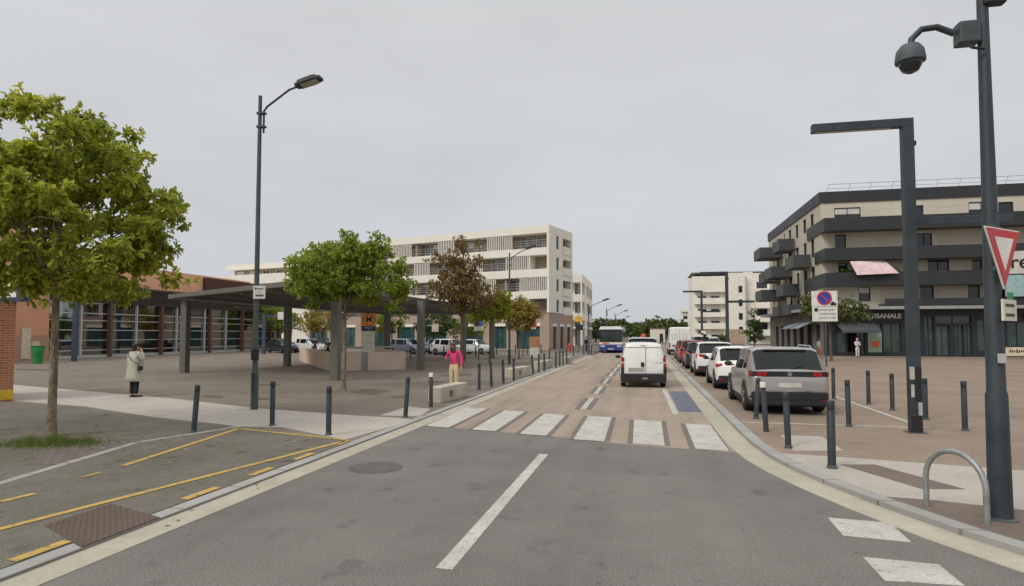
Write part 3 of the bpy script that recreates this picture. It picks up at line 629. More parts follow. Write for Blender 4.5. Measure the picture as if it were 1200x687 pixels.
# ---- plaza canopy
cp = thing('plaza_canopy', 'broad flat grey steel canopy over the plaza carried on square columns', 'canopy', (0, 0, K))
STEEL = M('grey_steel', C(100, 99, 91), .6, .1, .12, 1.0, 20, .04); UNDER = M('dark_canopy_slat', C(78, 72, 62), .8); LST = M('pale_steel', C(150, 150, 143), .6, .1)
ca = [Vector(q) for q in ((-23.9, 27.2, 0), (-12.5, 20.8, 0), (-12.3, 56, 0), (-24.2, 50, 0))]
zc0, zc1 = 3.78, 3.98
def beam(mb, a, c, w, z0, z1):
    t = (c-a).normalized(); n_ = Vector((-t.y, t.x, 0))*w/2
    mb.prism([(q.x, q.y) for q in (a+n_, c+n_, c-n_, a-n_)], z0, z1)
for i in range(4):
    b = MB(); a, c = ca[i], ca[(i+1) % 4]; t = (c-a).normalized(); beam(b, a+t*.13, c-t*.13, .25, zc0, zc1); b.build('edge_beam', LST if i == 3 else STEEL, cp)
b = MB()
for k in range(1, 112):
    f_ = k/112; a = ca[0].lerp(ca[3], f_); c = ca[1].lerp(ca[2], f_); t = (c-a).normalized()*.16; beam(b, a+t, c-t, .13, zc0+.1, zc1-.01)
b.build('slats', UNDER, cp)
b = MB()
for k in (.2, .4, .6, .8):
    a = ca[0].lerp(ca[1], k); c = ca[3].lerp(ca[2], k); t = (c-a).normalized()*.16; beam(b, a+t, c-t, .18, zc0-.12, zc0+.09)
b.build('joist', STEEL, cp)
cols = [G(216, 437, K), G(347, 430, K), G(393, 446, K), G(493, 434, K), G(543, 424, K), G(577, 420, K), Vector((-16.6, 38, K)), Vector((-17.2, 46, K)), Vector((-23.9, 46, K))]
cols[1].x = -21.0
for q in cols:
    MB().box(q.x-.165, q.x+.165, q.y-.165, q.y+.165, 0, zc0-.12 if q.x < -13.5 else zc0-.001).build('column', STEEL, cp)
# ---- metro entrance walls and sign
mw = thing('metro_stair_wall', 'low pink stone wall with pale rail round the metro stairs', 'wall', (0, 0, K))
A, Bp, Cc = [G(*q, K) for q in ((388, 435), (474, 433), (353, 423))]
PINK = M('pink_stone_panel', C(206, 184, 164), .8, 0, .08, 1.2, 30)
def wl(a, c, name, mat, z0, z1, w=.22):
    b = MB(); beam(b, a, c, w, z0, z1); return b.build(name, mat, mw)
t1 = (Bp-A).normalized(); t2 = (Cc-A).normalized()
wl(A, Bp, 'front_wall', PINK, 0, .98); wl(A+t2*.12+Vector((-.02, .05, 0)), Cc, 'side_wall', PINK, 0, .978); wl(Bp+Vector((-.11, .2, 0)), Bp+Vector((-7.2, 10, 0)), 'far_wall', PINK, 0, .979)
b = MB()
for q in (.02, .45, .55, .98):
    pt = A.lerp(Bp, q); b.tube([(pt.x, pt.y, .98), (pt.x, pt.y, 1.22)], .05, 6)
b.tube([(A.x, A.y, 1.24), (Bp.x, Bp.y, 1.24)], .05, 6).build('rail', LST, mw)
tm = thing('metro_sign', 'orange metro sign with a black M above a map panel', 'sign', G(431, 434, K), math.atan2(t1.y, t1.x)+.1); tm.scale = (.88, .9, .88)
ORG = M('metro_orange', C(222, 138, 52), .5, bmp=0); BLK = M('metro_black', C(28, 24, 22), .5, bmp=0)
MB().box(-.4, .4, -.12, .12, 0, 1.12).build('base_panel', M('brushed_steel', C(140, 140, 136), .4, .5), tm)
MB().box(-.38, .38, -.1, .1, 1.12, 2.42).build('map_panel', M('map_panel', C(196, 196, 174), .4), tm)
b = MB(); rnd = random.Random(9)
for i in range(9): x0, z0 = rnd.uniform(-.3, .15), rnd.uniform(1.25, 2.2); b.tube([(x0, -.104, z0), (x0+rnd.uniform(.05, .2), -.104, z0+rnd.uniform(-.1, .12)), (x0+.2, -.104, z0+.15)], .008, 4)
b.build('map_lines', M('map_line', C(150, 160, 140), .5), tm)
MB().box(-.4, .4, -.12, .12, 2.42, 2.72).build('blue_band', M('metro_blue', C(28, 34, 60), .5), tm)
b = MB()
for i in range(7): b.box(-.26+i*.075, -.21+i*.075, -.126, -.121, 2.58, 2.64)
b.box(-.03, .03, -.126, -.121, 2.47, 2.52).build('band_script', M('band_script', C(150, 165, 190), .5), tm)
MB().box(-.42, .42, -.13, .13, 2.72, 3.5).build('orange_box', ORG, tm)
b = MB(); 
for k in range(28):
    a0, a1 = 2*PI*k/28, 2*PI*(k+1)/28; b.quad(*[(r*math.cos(a_), -.134, 3.11+r*math.sin(a_)) for r, a_ in ((.36, a0), (.36, a1), (.315, a1), (.315, a0))])
o = b.build('ring', BLK, tm); o.modifiers.new('thick', 'SOLIDIFY').thickness = .008
lettering('letter', 'M', .5, BLK, tm, (0, -.136, 3.11), bold=.012)
# ---------------------------------------------------------------- trees
def leaf_cloud(name, mat, parent, pts, nper, spread, size, rng, droop=.25, flat=.6):
    """many small folded leaf blades spread round clump centres, one mesh"""
    W_ = 7; nw = len(pts)*max(1, nper//W_); n = nw*W_
    cw = np.repeat(np.array(pts), nw//len(pts), 0); dw = rng.normal(0, 1, (nw, 3)); dw[:, 2] += .25; dw /= np.linalg.norm(dw, axis=1)[:, None]
    cw = cw+dw*(rng.random((nw, 1))**.5)*np.array([spread, spread, spread*flat])*rng.uniform(.5, 1.5, (nw, 1))
    c = np.repeat(cw, W_, 0)+rng.normal(0, size*.14, (n, 3)); d = np.repeat(dw, W_, 0)
    a = d*.75+rng.normal(0, .6, (n, 3)); a[:, 2] -= droop; a /= np.linalg.norm(a, axis=1)[:, None]
    up = rng.normal(0, .45, (n, 3)); up[:, 2] += 1
    s = np.cross(a, up); s /= np.linalg.norm(s, axis=1)[:, None]; u = np.cross(s, a)
    sz = size*rng.uniform(.6, 1.3, (n, 1)); w = sz*.24
    v = np.empty((n, 6, 3))
    v[:, 0] = c; v[:, 1] = c+a*sz*.35+s*w+u*w*.35; v[:, 2] = c+a*sz*.75+s*w*.75+u*w*.25; v[:, 3] = c+a*sz-u*sz*.12
    v[:, 4] = c+a*sz*.75-s*w*.75+u*w*.25; v[:, 5] = c+a*sz*.35-s*w+u*w*.35
    i = np.arange(n)[:, None]*6; f = np.stack([i+np.array([[0, 1, 2, 3]]), i+np.array([[0, 3, 4, 5]])], 1).reshape(-1, 4)
    me = bpy.data.meshes.new(name); me.vertices.add(n*6); me.vertices.foreach_set('co', v.reshape(-1))
    me.loops.add(f.size); me.loops.foreach_set('vertex_index', f.reshape(-1).astype(np.int32))
    me.polygons.add(len(f)); me.polygons.foreach_set('loop_start', np.arange(0, f.size, 4, dtype=np.int32)); me.polygons.foreach_set('loop_total', np.full(len(f), 4, np.int32))
    me.materials.append(mat); me.update(calc_edges=True); me.validate()
    o = bpy.data.objects.new(name, me); COL.objects.link(o); o.parent = parent; return o
def bark_mat(name, c1, c2, sc=5):
    m, n, b = base(name, .9, 0, .2); v = texco(n, (1, 1, .45)); f = noise(n, v, sc, 6, .65, .38, .62); f2 = noise(n, v, 30, 3)
    c = mixc(n, f, c1, c2); c = mixc(n, f2, c, mixc(n, 1.0, c, (.7, .7, .7, 1), 'MULTIPLY')); n.links.new(c, b.inputs['Base Color']); bump(n, b, f2, .6, .02); _m[name] = m; return m
BARK = bark_mat('mottled_bark', C(112, 98, 78), C(158, 144, 122), 9); BARK2 = bark_mat('brown_bark', C(92, 80, 66), C(128, 114, 96), 8)
LIME = leaf_mat('lime_leaves', [C(78, 86, 30), C(104, 113, 38), C(127, 134, 46), C(148, 149, 54), C(176, 166, 64)], .5, 1.65)
GREEN = leaf_mat('green_leaves', [C(74, 86, 32), C(97, 110, 40), C(119, 130, 48), C(140, 145, 58)], .5, 1.8)
RUST = leaf_mat('rust_leaves', [C(92, 92, 46), C(114, 92, 56), C(124, 94, 60), C(106, 100, 52), C(138, 112, 72)], .25)
YELLOWG = leaf_mat('yellow_green_leaves', [C(98, 112, 38), C(124, 134, 44), C(143, 143, 50), C(156, 142, 54)])
ORANGEG = leaf_mat('orange_green_leaves', [C(102, 108, 44), C(124, 124, 50), C(141, 128, 56), C(150, 118, 62), C(110, 114, 46)])
DEEP = leaf_mat('deep_green_leaves', [C(46, 60, 32), C(60, 78, 38), C(76, 92, 44), C(92, 104, 52)], .2)
OLIVE = leaf_mat('olive_leaves', [C(60, 72, 36), C(72, 84, 42), C(86, 94, 48), C(98, 94, 52)], .2)
def tree(label, base_, th, r0, blobs, nclump, nper, spread, lsize, leaf, seed, bark=BARK2, limbs=10, group=None, lean=(0, 0), name='tree', cat='tree', shell=.45, twigs=True, droop=.25, flat=.6):
    rng = np.random.default_rng(seed); rnd = random.Random(seed)
    t = thing(name, label, cat, base_, 0, group)
    pts = []
    wts = np.array([b[3]*b[4]*b[5] for b in blobs]); wts = wts/wts.sum()
    zt = max(b[2]+b[5]*.55 for b in blobs)
    for i in rng.choice(len(blobs), nclump, p=wts):
        cx, cy, cz, rx, ry, rz = blobs[i][:6]
        d = rng.normal(0, 1, 3); d /= np.linalg.norm(d); r = (shell+(1-shell)*rng.random())**.75
        pts.append((cx+d[0]*rx*r, cy+d[1]*ry*r, cz+d[2]*rz*r))
    top = Vector((lean[0], lean[1], th)); ax = Vector((lean[0]*1.4+sum(b[0]*w for b, w in zip(blobs, wts))*.6, lean[1]*1.4+sum(b[1]*w for b, w in zip(blobs, wts))*.6, zt))
    m = MB(); path = [Vector((0, 0, -.05)), Vector((rnd.uniform(-.02, .02), 0, th*.12)), Vector((lean[0]*.4+rnd.uniform(-.03, .03), lean[1]*.4, th*.55)), top, top.lerp(ax, .4)+Vector((rnd.uniform(-.15, .15), rnd.uniform(-.15, .15), 0)), ax]
    m.tube(path, [r0*1.35, r0, r0*.85, r0*.78, r0*.45, r0*.12], 10)
    sel = rng.choice(len(pts), min(limbs, len(pts)), replace=False)
    tips = []
    for i in sel:
        q = Vector(pts[i]); s_ = rnd.uniform(-.12, .55); st_ = top.lerp(ax, max(s_, 0)) if s_ > 0 else top+Vector((0, 0, s_*.6))
        mid = st_.lerp(q, .5)+Vector((0, 0, rnd.uniform(-.02, .14)*(q-st_).length)); a = st_.lerp(mid, .55)+Vector((0, 0, -.05))
        rr = r0*rnd.uniform(.28, .42); m.tube([st_, a, mid, q], [rr, rr*.8, rr*.55, rr*.15], 6); tips += [(mid, rr*.5), (a, rr*.7), (q, rr*.15)]
    if twigs and tips:
        T = np.array([x[0][:] for x in tips])
        for p_ in pts[::2 if len(pts) > 140 else 1]:
            j = int(np.argmin(((T-np.array(p_))**2).sum(1))); a = tips[j][0]; q = Vector(p_); mid = a.lerp(q, .5)+Vector((rnd.uniform(-.08, .08), rnd.uniform(-.08, .08), rnd.uniform(0, .12)))
            rr = min(tips[j][1], r0*.16)+.004; m.tube([a, mid, q], [rr, rr*.7, rr*.25], 5, False)
    m.build('trunk', bark, t, smooth=True)
    leaf_cloud('crown', leaf, t, pts, nper, spread, lsize, rng, droop, flat); return t
q = g(60, 512)
tree('large lime green tree in the left foreground rising from a tuft of grass', q, 2.75, .078,
     [(.1, 0, 4.15, 2.25, 2.1, 1.3), (-.4, 0, 5.2, 1.95, 1.8, 1.2), (1.45, -.1, 3.35, 1.05, 1.3, .8), (-2.2, .2, 3.8, 1.4, 1.5, 1.1), (-.7, .1, 5.85, 1.1, 1.1, .7), (.9, 0, 3.0, 1.0, 1.0, .5), (-1.2, 0, 3.1, .7, .9, .5)], 250, 154, .3, .125, LIME, 11, BARK, 34, shell=.55)
tree('round green tree on the plaza directly left of the metro sign', g(403, 458), 2.45, .068,
     [(0, 0, 4.15, 2.1, 2.0, 1.15), (.4, 0, 4.75, 1.3, 1.3, .75), (-1.4, 0, 3.75, 1.05, 1.1, .75), (1.35, 0, 3.5, 1.0, 1.0, .75), (.0, 0, 3.35, 1.0, 1.1, .4)], 215, 126, .28, .12, GREEN, 12, BARK, 16, shell=.25)
tree('rust brown tree with a thin upper crown in front of the white building', g(541, 430), 2.9, .12,
     [(0, 0, 4.6, 2.25, 2.1, 1.35), (.9, 0, 4.0, 1.7, 1.6, .85), (-.4, 0, 6.4, 1.9, 1.7, .55), (.3, 0, 7.35, 1.2, 1.1, .5), (0, 0, 5.5, 1.5, 1.5, .5)], 280, 56, .26, .135, RUST, 13, BARK2, 34, shell=.2)
tree('yellow green young tree with a slim trunk behind the kerb bollards', g(574, 427), 2.4, .06,
     [(.15, 0, 3.5, 1.35, 1.3, .95), (.6, 0, 4.2, .9, .9, .65), (-.8, 0, 3.1, .8, .8, .5)], 120, 77, .26, .14, YELLOWG, 14, BARK2, 9, shell=.2)
tree('orange tinged young tree nearest the white building corner', g(608, 421), 2.2, .06,
     [(0, 0, 3.5, 1.7, 1.5, 1.0), (.9, 0, 3.5, 1.4, 1.2, .85), (-.2, 0, 4.2, 1.2, 1.0, .8), (.1, 0, 2.6, 1.2, 1.0, .5)], 140, 77, .28, .15, ORANGEG, 15, BARK2, 9, shell=.2)
grp = 'young trees beyond the canopy'
tree('slim rusty green tree seen just right of the metro sign', g(446, 416), 1.9, .06, [(0, 0, 3.0, 1.4, 1.2, 1.2)], 60, 46, .3, .17, ORANGEG, 16, BARK2, 7, grp)
tree('slim green tree between the metro sign and the silver blue car', g(459, 417), 1.9, .08, [(0, 0, 3.3, 1.5, 1.2, 1.4)], 70, 46, .3, .17, GREEN, 17, BARK2, 7, grp)
tree('orange leaved tree under the canopy left of the nearest canopy column', g(377, 413), 1.9, .08, [(0, 0, 3.6, 2.4, 1.6, 1.6), (-1.5, 0, 2.9, 1.4, 1.2, .9)], 110, 44, .35, .2, ORANGEG, 18, BARK2, 9, grp)
tree('green tree behind the station hall end beside the dark parked car', g(325, 411), 2.0, .1, [(0, 0, 4.0, 2.4, 1.8, 1.9), (1.6, 0, 3.2, 1.8, 1.5, 1.2)], 130, 44, .38, .22, GREEN, 19, BARK2, 9, grp)
tree('low dense green tree between the canopy columns above the white hatchback', g(508, 414), 1.6, .08, [(0, 0, 3.0, 2.3, 1.6, 1.5), (1.9, 0, 2.6, 1.6, 1.3, 1.1)], 130, 44, .36, .2, DEEP, 20, BARK2, 9, grp)
tree('low green tree behind the rust brown tree trunk', g(552, 413), 1.6, .08, [(0, 0, 2.9, 1.8, 1.4, 1.3)], 90, 44, .34, .2, GREEN, 21, BARK2, 8, grp)
tree('olive green street tree with a wide flat crown behind the no parking sign', g(974, 423.5), 2.2, .09, [(.2, 0, 3.7, 2.3, 1.8, .85), (-.9, 0, 4.2, 1.2, 1.1, .9), (1.6, 0, 3.2, 1.4, 1.2, .5)], 150, 50, .33, .18, OLIVE, 22, BARK2, 10, shell=.2)
tree('small conical dark green tree beside the dark balconied building', g(884, 412), .8, .08, [(0, 0, 2.0, 1.15, 1.1, .9), (0, 0, 3.1, .8, .8, .9), (0, 0, 4.2, .45, .45, .9)], 110, 44, .28, .17, DEEP, 23, BARK2, 8, shell=.2)
tree('loose grey green bush beyond the parked cars', g(845, 409), .3, .06, [(0, 0, .9, 1.5, 1.1, .7), (.3, 0, 1.4, .9, .8, .5)], 70, 44, .3, .18, OLIVE, 24, BARK2, 10, name='shrub', cat='bush')
# far wood closing the road: single crowns one can tell apart
far = [(703, 392, 260, 7.5, 13, DEEP, 'broad dark green far tree behind the first far lamp'), (720, 392, 280, 7.5, 14, DEEP, 'broad dark far tree between the bus and the van'), (743, 392, 300, 7.5, 15, DEEP, 'broad far tree directly above the van roof'), (764, 392, 270, 7.5, 14, DEEP, 'broad far tree above the beige building'), (785, 392, 290, 7.5, 15, DEEP, 'broad far tree above the high white van'),
       (698, 392, 150, 6, 7, OLIVE, 'olive tree crown behind the bus, left end of the far treeline'), (716, 392, 165, 6.4, 8, OLIVE, 'olive brown tree crown rising directly above the bus roof'), (727, 392, 200, 6.2, 8, DEEP, 'dark green tree in the far treeline right of the bus'),
       (738, 392, 230, 6.6, 9, DEEP, 'dark green far tree above the queue of cars'), (748, 392, 240, 6.8, 10, DEEP, 'taller dark green far tree above the white panel van'), (759, 392, 210, 6.6, 9, DEEP, 'dark green tree left of the beige flat roofed building'),
       (768, 391, 175, 7.2, 7, OLIVE, 'olive crown standing directly behind the beige building'), (779, 392, 200, 7.0, 7, DEEP, 'green tree right of the beige building'), (788, 392, 185, 6.6, 7, OLIVE, 'olive tree at the right end of the far treeline'),
       (797, 392, 230, 6.2, 9, DEEP, 'low dark tree in front of the small distant white block'), (708, 392, 230, 5.6, 9, DEEP, 'low dark tree far behind the olive crowns')]
for i, (px, py, Y, hh, wd, lm, lab) in enumerate(far):
    p = D(px, py, Y); p.z = 0
    tree(lab, p, hh*.25, .25, [(0, 0, hh*.55, wd*.55, wd*.5, hh*.36), (wd*.2, 0, hh*.72, wd*.35, wd*.3, hh*.24), (-wd*.25, 0, hh*.5, wd*.35, wd*.35, hh*.3)], 120, 26, 1.0, .75, lm, 40+i, BARK2, 6, 'far treeline at the end of the road', twigs=False, shell=.3)
wd = thing('tree', 'x', 'x'); bpy.data.objects.remove(wd)
# grass tuft, tree pit, dark plaza patches
q = g(55, 522)
rng = np.random.default_rng(3); n = 2600
P_ = rng.normal(0, 1, (n, 2))*np.array([.5, .24]); P_ = P_@np.array([[.98, -.2], [.2, .98]]).T
b = MB()
for x, y in P_:
    hgt = rng.uniform(.02, .26)*math.exp(-(x*x*1.1+y*y*3.5))*(.6+.5*math.sin(x*9)*math.sin(y*11+2)); a = rng.uniform(0, 6.28); w = .006; lx, ly = rng.normal(0, .05, 2)
    b.quad((x-w*math.cos(a), y-w*math.sin(a), 0), (x+w*math.cos(a), y+w*math.sin(a), 0), (x+lx, y+ly, hgt+.02))
go = b.build('grass', leaf_mat('grass_blades', [C(64, 76, 34), C(86, 98, 44), C(110, 116, 58)]), loc=q+Vector((0, .1, .01)))
tag(go, 'short green grass round the foot of the big left tree', 'grass', kind='stuff')
PIT = brick_mat('tree_pit_setts', C(120, 108, 104), C(112, 101, 96), C(92, 84, 78), .2, .1, .012)
marks('tree_pit_paving', [[g(*p) for p in ((30, 545), (95, 512), (162, 517), (75, 545))]], K+.012, PIT, 'grey brick setts around the big left tree', 'paving')
DK = ground_mat('dark_patch', C(96, 88, 80), .1, .15, 60., 1)  # darker grey brown for the flat patches laid on the plaza
marks('dark_plaza_patches', [[g(*p) for p in pl] for pl in (((408, 460), (430, 455.5), (456, 458.5), (436, 463.5)), ((458, 465), (478, 463.5), (480, 466), (463, 467)), ((514, 440), (548, 437), (556, 439.5), (530, 441.5)), ((296, 466), (320, 466), (318, 469), (298, 469)), ((237, 463), (262, 464), (260, 467), (240, 466)), ((20, 432), (60, 433), (58, 435), (18, 434)), ((300, 450.5), (330, 450), (326, 452), (300, 452)), ((500, 447), (520, 446.5), (518, 448), (502, 448.5)))], K+.004, DK, 'dark four sided patches on the plaza paving', 'paving')
# ---------------------------------------------------------------- street furniture
def bollard(label, px, py, lean=0.0, lean_y=0.0, white=False, h=.94, grp='dark bollards along the left kerb', p=None, r=.052):
    t = thing('bollard', label, 'bollard', p if p is not None else g(px, py), 0, grp); t.rotation_euler = (R_(lean_y), R_(lean), 0)
    MB().lathe([(r, -.02), (r, h-.16), (r*.9, h-.15), (r*.9, h-.13), (r, h-.12), (r, h-.01), (r*.85, h), (0.001, h+.004)], seg=14).build('post', POLE, t, smooth=True)
    if white: MB().lathe([(r+.004, h-.12), (r+.005, h-.119), (r+.005, h-.012), (r+.001, h-.005)], seg=14).build('white_band', M('reflective_white', C(222, 214, 196), .6), t, smooth=True)
    else: MB().lathe([(r*1.25, -.01), (r*1.25, .03), (r*1.0, .045)], seg=14).build('foot_collar', POLE2, t, smooth=True)
bollard('dark bollard leaning right at the loading bay corner near the lamp post', 227, 507, 4)
bollard('upright dark bollard on the pale strip directly right of the grey lamp post', 319, 499)
bollard('dark bollard at the yellow tip of the loading bay', 385, 510)
bollard('dark bollard leaning right beside the small pale slab', 475, 489, 4)
bollard('dark bollard with a white top band in front of the nearest concrete block', 505, 477, white=True, h=.92)
ords = ['first', 'second', 'third', 'fourth', 'fifth', 'sixth', 'seventh', 'eighth', 'ninth', 'tenth', 'eleventh', 'twelfth']
row = [(561.5, 457.5, 0), (576, 453.5, -2), (590, 449.5, -2), (602, 446.3, 0), (625, 439, -5), (631.4, 437, 0), (638, 435.3, -1), (651.5, 431, 0), (656, 429.5, 0), (660, 428.5, -1), (664, 427, 0)]
for i, (px, py, ln) in enumerate(row):
    ex = {4: ', tilted left'}.get(i, '')
    bollard(f'dark bollard, {ords[i]} along the left kerb after the nearest concrete block'+ex, px, py, ln)
for i, (px, py) in enumerate(((672, 417), (684, 416), (693, 415))):
    bollard(f'dark bollard, {ords[i]} from the left on the far pavement edge by the bus', px, py, grp='bollards on the far pavement edge')
for i, (px, py, s_) in enumerate(((557.5, 419, 'by the blue sign post'), (582, 416, 'right of the blue sign post'), (604, 415.5, 'in front of the teal shopfront'), (618, 415, 'beside the brown board'), (634, 415, 'right of the brown board'), (644, 423, 'standing inside the plaza behind the kerb row'), (520, 418, 'behind the woman in pink'), (481, 420, 'in front of the silver blue car'))):
    bollard(f'small far dark bollard {s_}', px, py, grp='small bollards at the back of the plaza')
rg = 'dark bollards on the right plaza'
bollard('dark bollard on the pale paving nearest the cycle arch', 975, 549, grp=rg, h=.98, r=.057)
bollard('dark bollard leaning slightly at the edge of the right kerb', 924, 525, -2, grp=rg)
bollard('dark bollard with a pale top band behind the silver car bumper', 898, 506, -3, white=True, grp=rg, h=1.0)
bollard('dark bollard leaning right at the rear wheel of the silver car', 886, 491, 4, grp=rg)
bollard('dark bollard between the silver car and the angled lamp column', 995, 500, -1, grp=rg, h=.98)
bollard('far dark bollard left of the angled lamp column, nearer to the shops', 1018, 474, grp=rg)
bollard('dark bollard just left of the angled lamp column', 1046, 481, grp=rg)
bollard('dark bollard standing right of the angled lamp column', 1131, 505, grp=rg, h=1.0)
bollard('dark bollard partly hidden by the right rear corner of the silver car', 977, 468, grp=rg)
bollard('dark bollard right behind the angled lamp column', 1085, 492, grp=rg)
# street lamps with a raised arm and flat head
def lamp(label, p, h, arm_dir, arm=1.25, grp='street lamps on the left side', head=True, r=.075):
    t = thing('street_lamp', label, 'street lamp', p, arm_dir, grp)
    MB().tube([(0, 0, -.02), (0, 0, .9), (0, 0, 1.0), (0, 0, h)], [r*1.25, r*1.2, r*.95, r*.62], 12).build('pole', POLE2, t, smooth=True)
    MB().tube([(.11, 0, h-1.0), (.11, 0, h-.42), (.2, 0, h-.3), (arm-.2, 0, h+.12), (arm+.1, 0, h+.22)], .028, 8).box(-.07, .16, -.06, .06, h-.86, h-.81).box(-.07, .16, -.06, .06, h-.5, h-.45).build('arm', POLE, t, smooth=True)
    hd = MB()
    hd.prism([(0, -.1), (.12, -.17), (.5, -.19), (.72, -.12), (.74, .12), (.5, .19), (.12, .17), (0, .1)], 0, .09).prism([(.1, -.12), (.5, -.14), (.62, -.1), (.62, .1), (.5, .14), (.1, .12)], .09, .15)
    o = hd.build('lamp_head', POLE, t, smooth=True, bevel=.02); o.location = (arm, 0, h+.16); o.rotation_euler = (0, R_(-16), 0)
    l_ = MB().box(.16, .62, -.13, .13, -.012, -.001).build('lens', M('lamp_lens', C(168, 164, 148), .3), o)
    return t
L1 = lamp('tall grey street lamp on the pale strip carrying a small white plate', g(298, 480), 8.25, R_(5), 1.0)
pl_ = thing('sign_plate', 'small white plate with dark text fixed to the tall left street lamp', 'sign', g(298, 480)+Vector((0, -.09, 2.98)), R_(8))
MB().box(-.02, .3, -.03, -.005, -.12, .22).build('plate', M('plate_white', C(214, 212, 204), .5), pl_)
b = MB().box(.03, .07, -.034, -.031, .12, .17)
for i in range(5): b.box(.085+i*.035, .11+i*.035, -.034, -.031, .125, .155)
for i in range(6): b.box(.05+i*.036, .078+i*.036, -.034, -.031, -.055, -.01)
b.box(.12, .17, -.034, -.031, .05, .065); b.build('text_strokes', M('text_dark', C(70, 62, 62), .6), pl_)
cb = thing('control_box', 'dark clamp box fixed at chest height on the tall left street lamp', 'box', g(298, 480)+Vector((.06, -.1, 1.42)))
MB().box(-.08, .08, -.06, .06, -.14, .14).build('casing', BLACKP, cb, bevel=.01); MB().box(-.15, .03, .03, .06, -.03, .03).build('clamp', POLE, cb)
lamp('grey street lamp with its head bent toward the road before the white building', g(597, 427), 7.3, R_(0), 1.1)
for i, (px, py, hh, s_) in enumerate(((690, 416, 4.9, 'standing nearest beyond the second white building'), (711, 410, 5.3, 'behind the parked bus'), (721, 407, 5.2, 'third along the road beyond the bus'), (726, 404, 5.0, 'farthest along the road, small against the trees'))):
    lamp(f'far grey street lamp {s_}', g(px, py), hh, 0, 1.3, 'small far street lamps', r=.07)
# angled columns with two opposed bars
def column(label, p, h=6.3, la=1.78, lh=4.2, ra=1.8, grp='dark angled lamp columns on the right plaza', posters=False):
    t = thing('lamp_column', label, 'lamp column', p, 0, grp)
    MB().box(-.105, .105, -.085, .085, -.01, h-.171).build('post', POLE, t, bevel=.006)
    a = MB().box(-la, .105, -.085, .085, h-.17, h).build('upper_arm', POLE, t, bevel=.006); MB().box(-la+.05, -.3, -.06, .06, h-.178, h-.1701).build('lens', M('column_lens', C(150, 150, 144), .4), a)
    a = MB().box(.106, ra, -.07, .07, lh-.075, lh+.075).build('lower_arm', POLE, t, bevel=.006)
    MB().box(.106, .16, -.03, .03, h-.55, h-.46).build('sensor', BLACKP, t)
    MB().box(-.17, .17, -.15, .15, -.005, .012).build('base_plate', POLE2, t)
    return t
c1 = column('near dark angled lamp column with torn stickers on its post', g(1073, 507))
st_ = MB().box(-.108, -.02, -.09, -.0855, 1.05, 1.3).box(-.09, -.03, -.09, -.0855, .7, .95).box(.03, .1, -.09, -.0855, .35, .6); st_.build('pale_stickers', M('sticker_white', C(170, 170, 166), .7), c1)
MB().box(-.02, .104, -.0895, -.0855, .62, 1.3).box(-.104, .1, -.089, -.0856, .0, .33).build('black_stickers', M('sticker_black', C(30, 30, 32), .7), c1)
column('middle dark angled lamp column behind the parked cars', g(853, 425)); column('farthest dark angled lamp column with a chequered sign on its post', g(823, 415))
cs = thing('road_sign', 'small black and white chequered sign on the farthest lamp column', 'sign', g(823, 415)+Vector((0, -.12, 2.0)))
MB().box(-.35, .35, -.02, .0, -.3, .3).build('panel', WHITEP, cs)
MB().box(-.35, -.1, -.03, -.021, .02, .3).box(.1, .35, -.03, -.021, -.3, -.02).box(-.1, .1, -.03, -.021, -.12, .1).build('dark_squares', BLACKP, cs)
# CCTV pole
pp = g(1173, 609)
cc = thing('camera_pole', 'thick dark pole at the right corner with a dome camera on a curved arm', 'pole', pp)
MB().tube([(0, 0, -.02), (0, 0, 1.3), (0, 0, 1.35), (0, 0, 4.5), (0, 0, 6.6)], [.11, .1, .087, .06, .046], 18).build('pole', POLE, cc, smooth=True)
MB().lathe([(.15, -.01), (.15, .02), (.115, .03)], seg=18).build('foot_flange', POLE2, cc)
MB().box(-.26, -.055, -.085, .085, 5.1, 5.34).build('junction_box', POLE2, cc, bevel=.015)
MB().tube([(-.28, 0, 5.24), (-.45, 0, 5.33), (-.6, 0, 5.32), (-.7, 0, 5.22), (-.72, 0, 5.1)], .035, 10).build('curved_arm', POLE, cc, smooth=True)
dm = MB().lathe([(.02, .16), (.09, .15), (.135, .09), (.15, .0), (.15, -.04), (.12, -.05)], (-.72, 0, 5.0), 18).build('camera_housing', POLE2, cc, smooth=True)
MB().lathe([(.115, -.05), (.11, -.09), (.08, -.14), (.03, -.165), (.001, -.168)], (-.72, 0, 5.0), 18).build('dome', glass_mat('dome_glass', C(40, 40, 44)), dm, smooth=True)
MB().box(-.02, .2, -.09, .03, 5.5, 5.82).box(-.1, .03, -.05, .05, 5.72, 5.9).build('upper_box', BLACKP, cc, bevel=.02)
MB().tube([(-.04, -.1, 5.0), (-.16, -.11, 5.02), (-.2, -.08, 5.08)], .015, 6).build('cable', BLACKP, cc)
# yield sign on that pole
ys = thing('yield_sign', 'red and white triangular give way sign seen edge-on at the corner pole', 'sign', pp+Vector((.03, -.17, 0)), R_(41))
def tri(s_, y, zc): return [(-s_, y, zc+s_*.577), (s_, y, zc+s_*.577), (0, y, zc-s_*1.155)]
def triprism(s_, y0, y1, zc):
    b = MB(); a, c = tri(s_, y0, zc), tri(s_, y1, zc); b.quad(*a).quad(*c[::-1])
    for i in range(3): b.quad(a[i], a[(i+1) % 3], c[(i+1) % 3], c[i])
    return b
zc = 2.83
triprism(.37, -.0, .02, zc).build('rim', M('sign_rim', C(222, 218, 208), .5), ys, bevel=.008); triprism(.345, -.006, -.001, zc).build('red_border', M('sign_red', C(196, 34, 40), .45), ys); triprism(.2, -.011, -.0065, zc).build('white_centre', M('sign_centre', C(226, 222, 214), .5), ys)
b = MB()
for z in (2.62, 3.05): b.box(-.13, .02, .021, .05, z-.02, z+.02)
b.build('bracket', POLE2, ys)
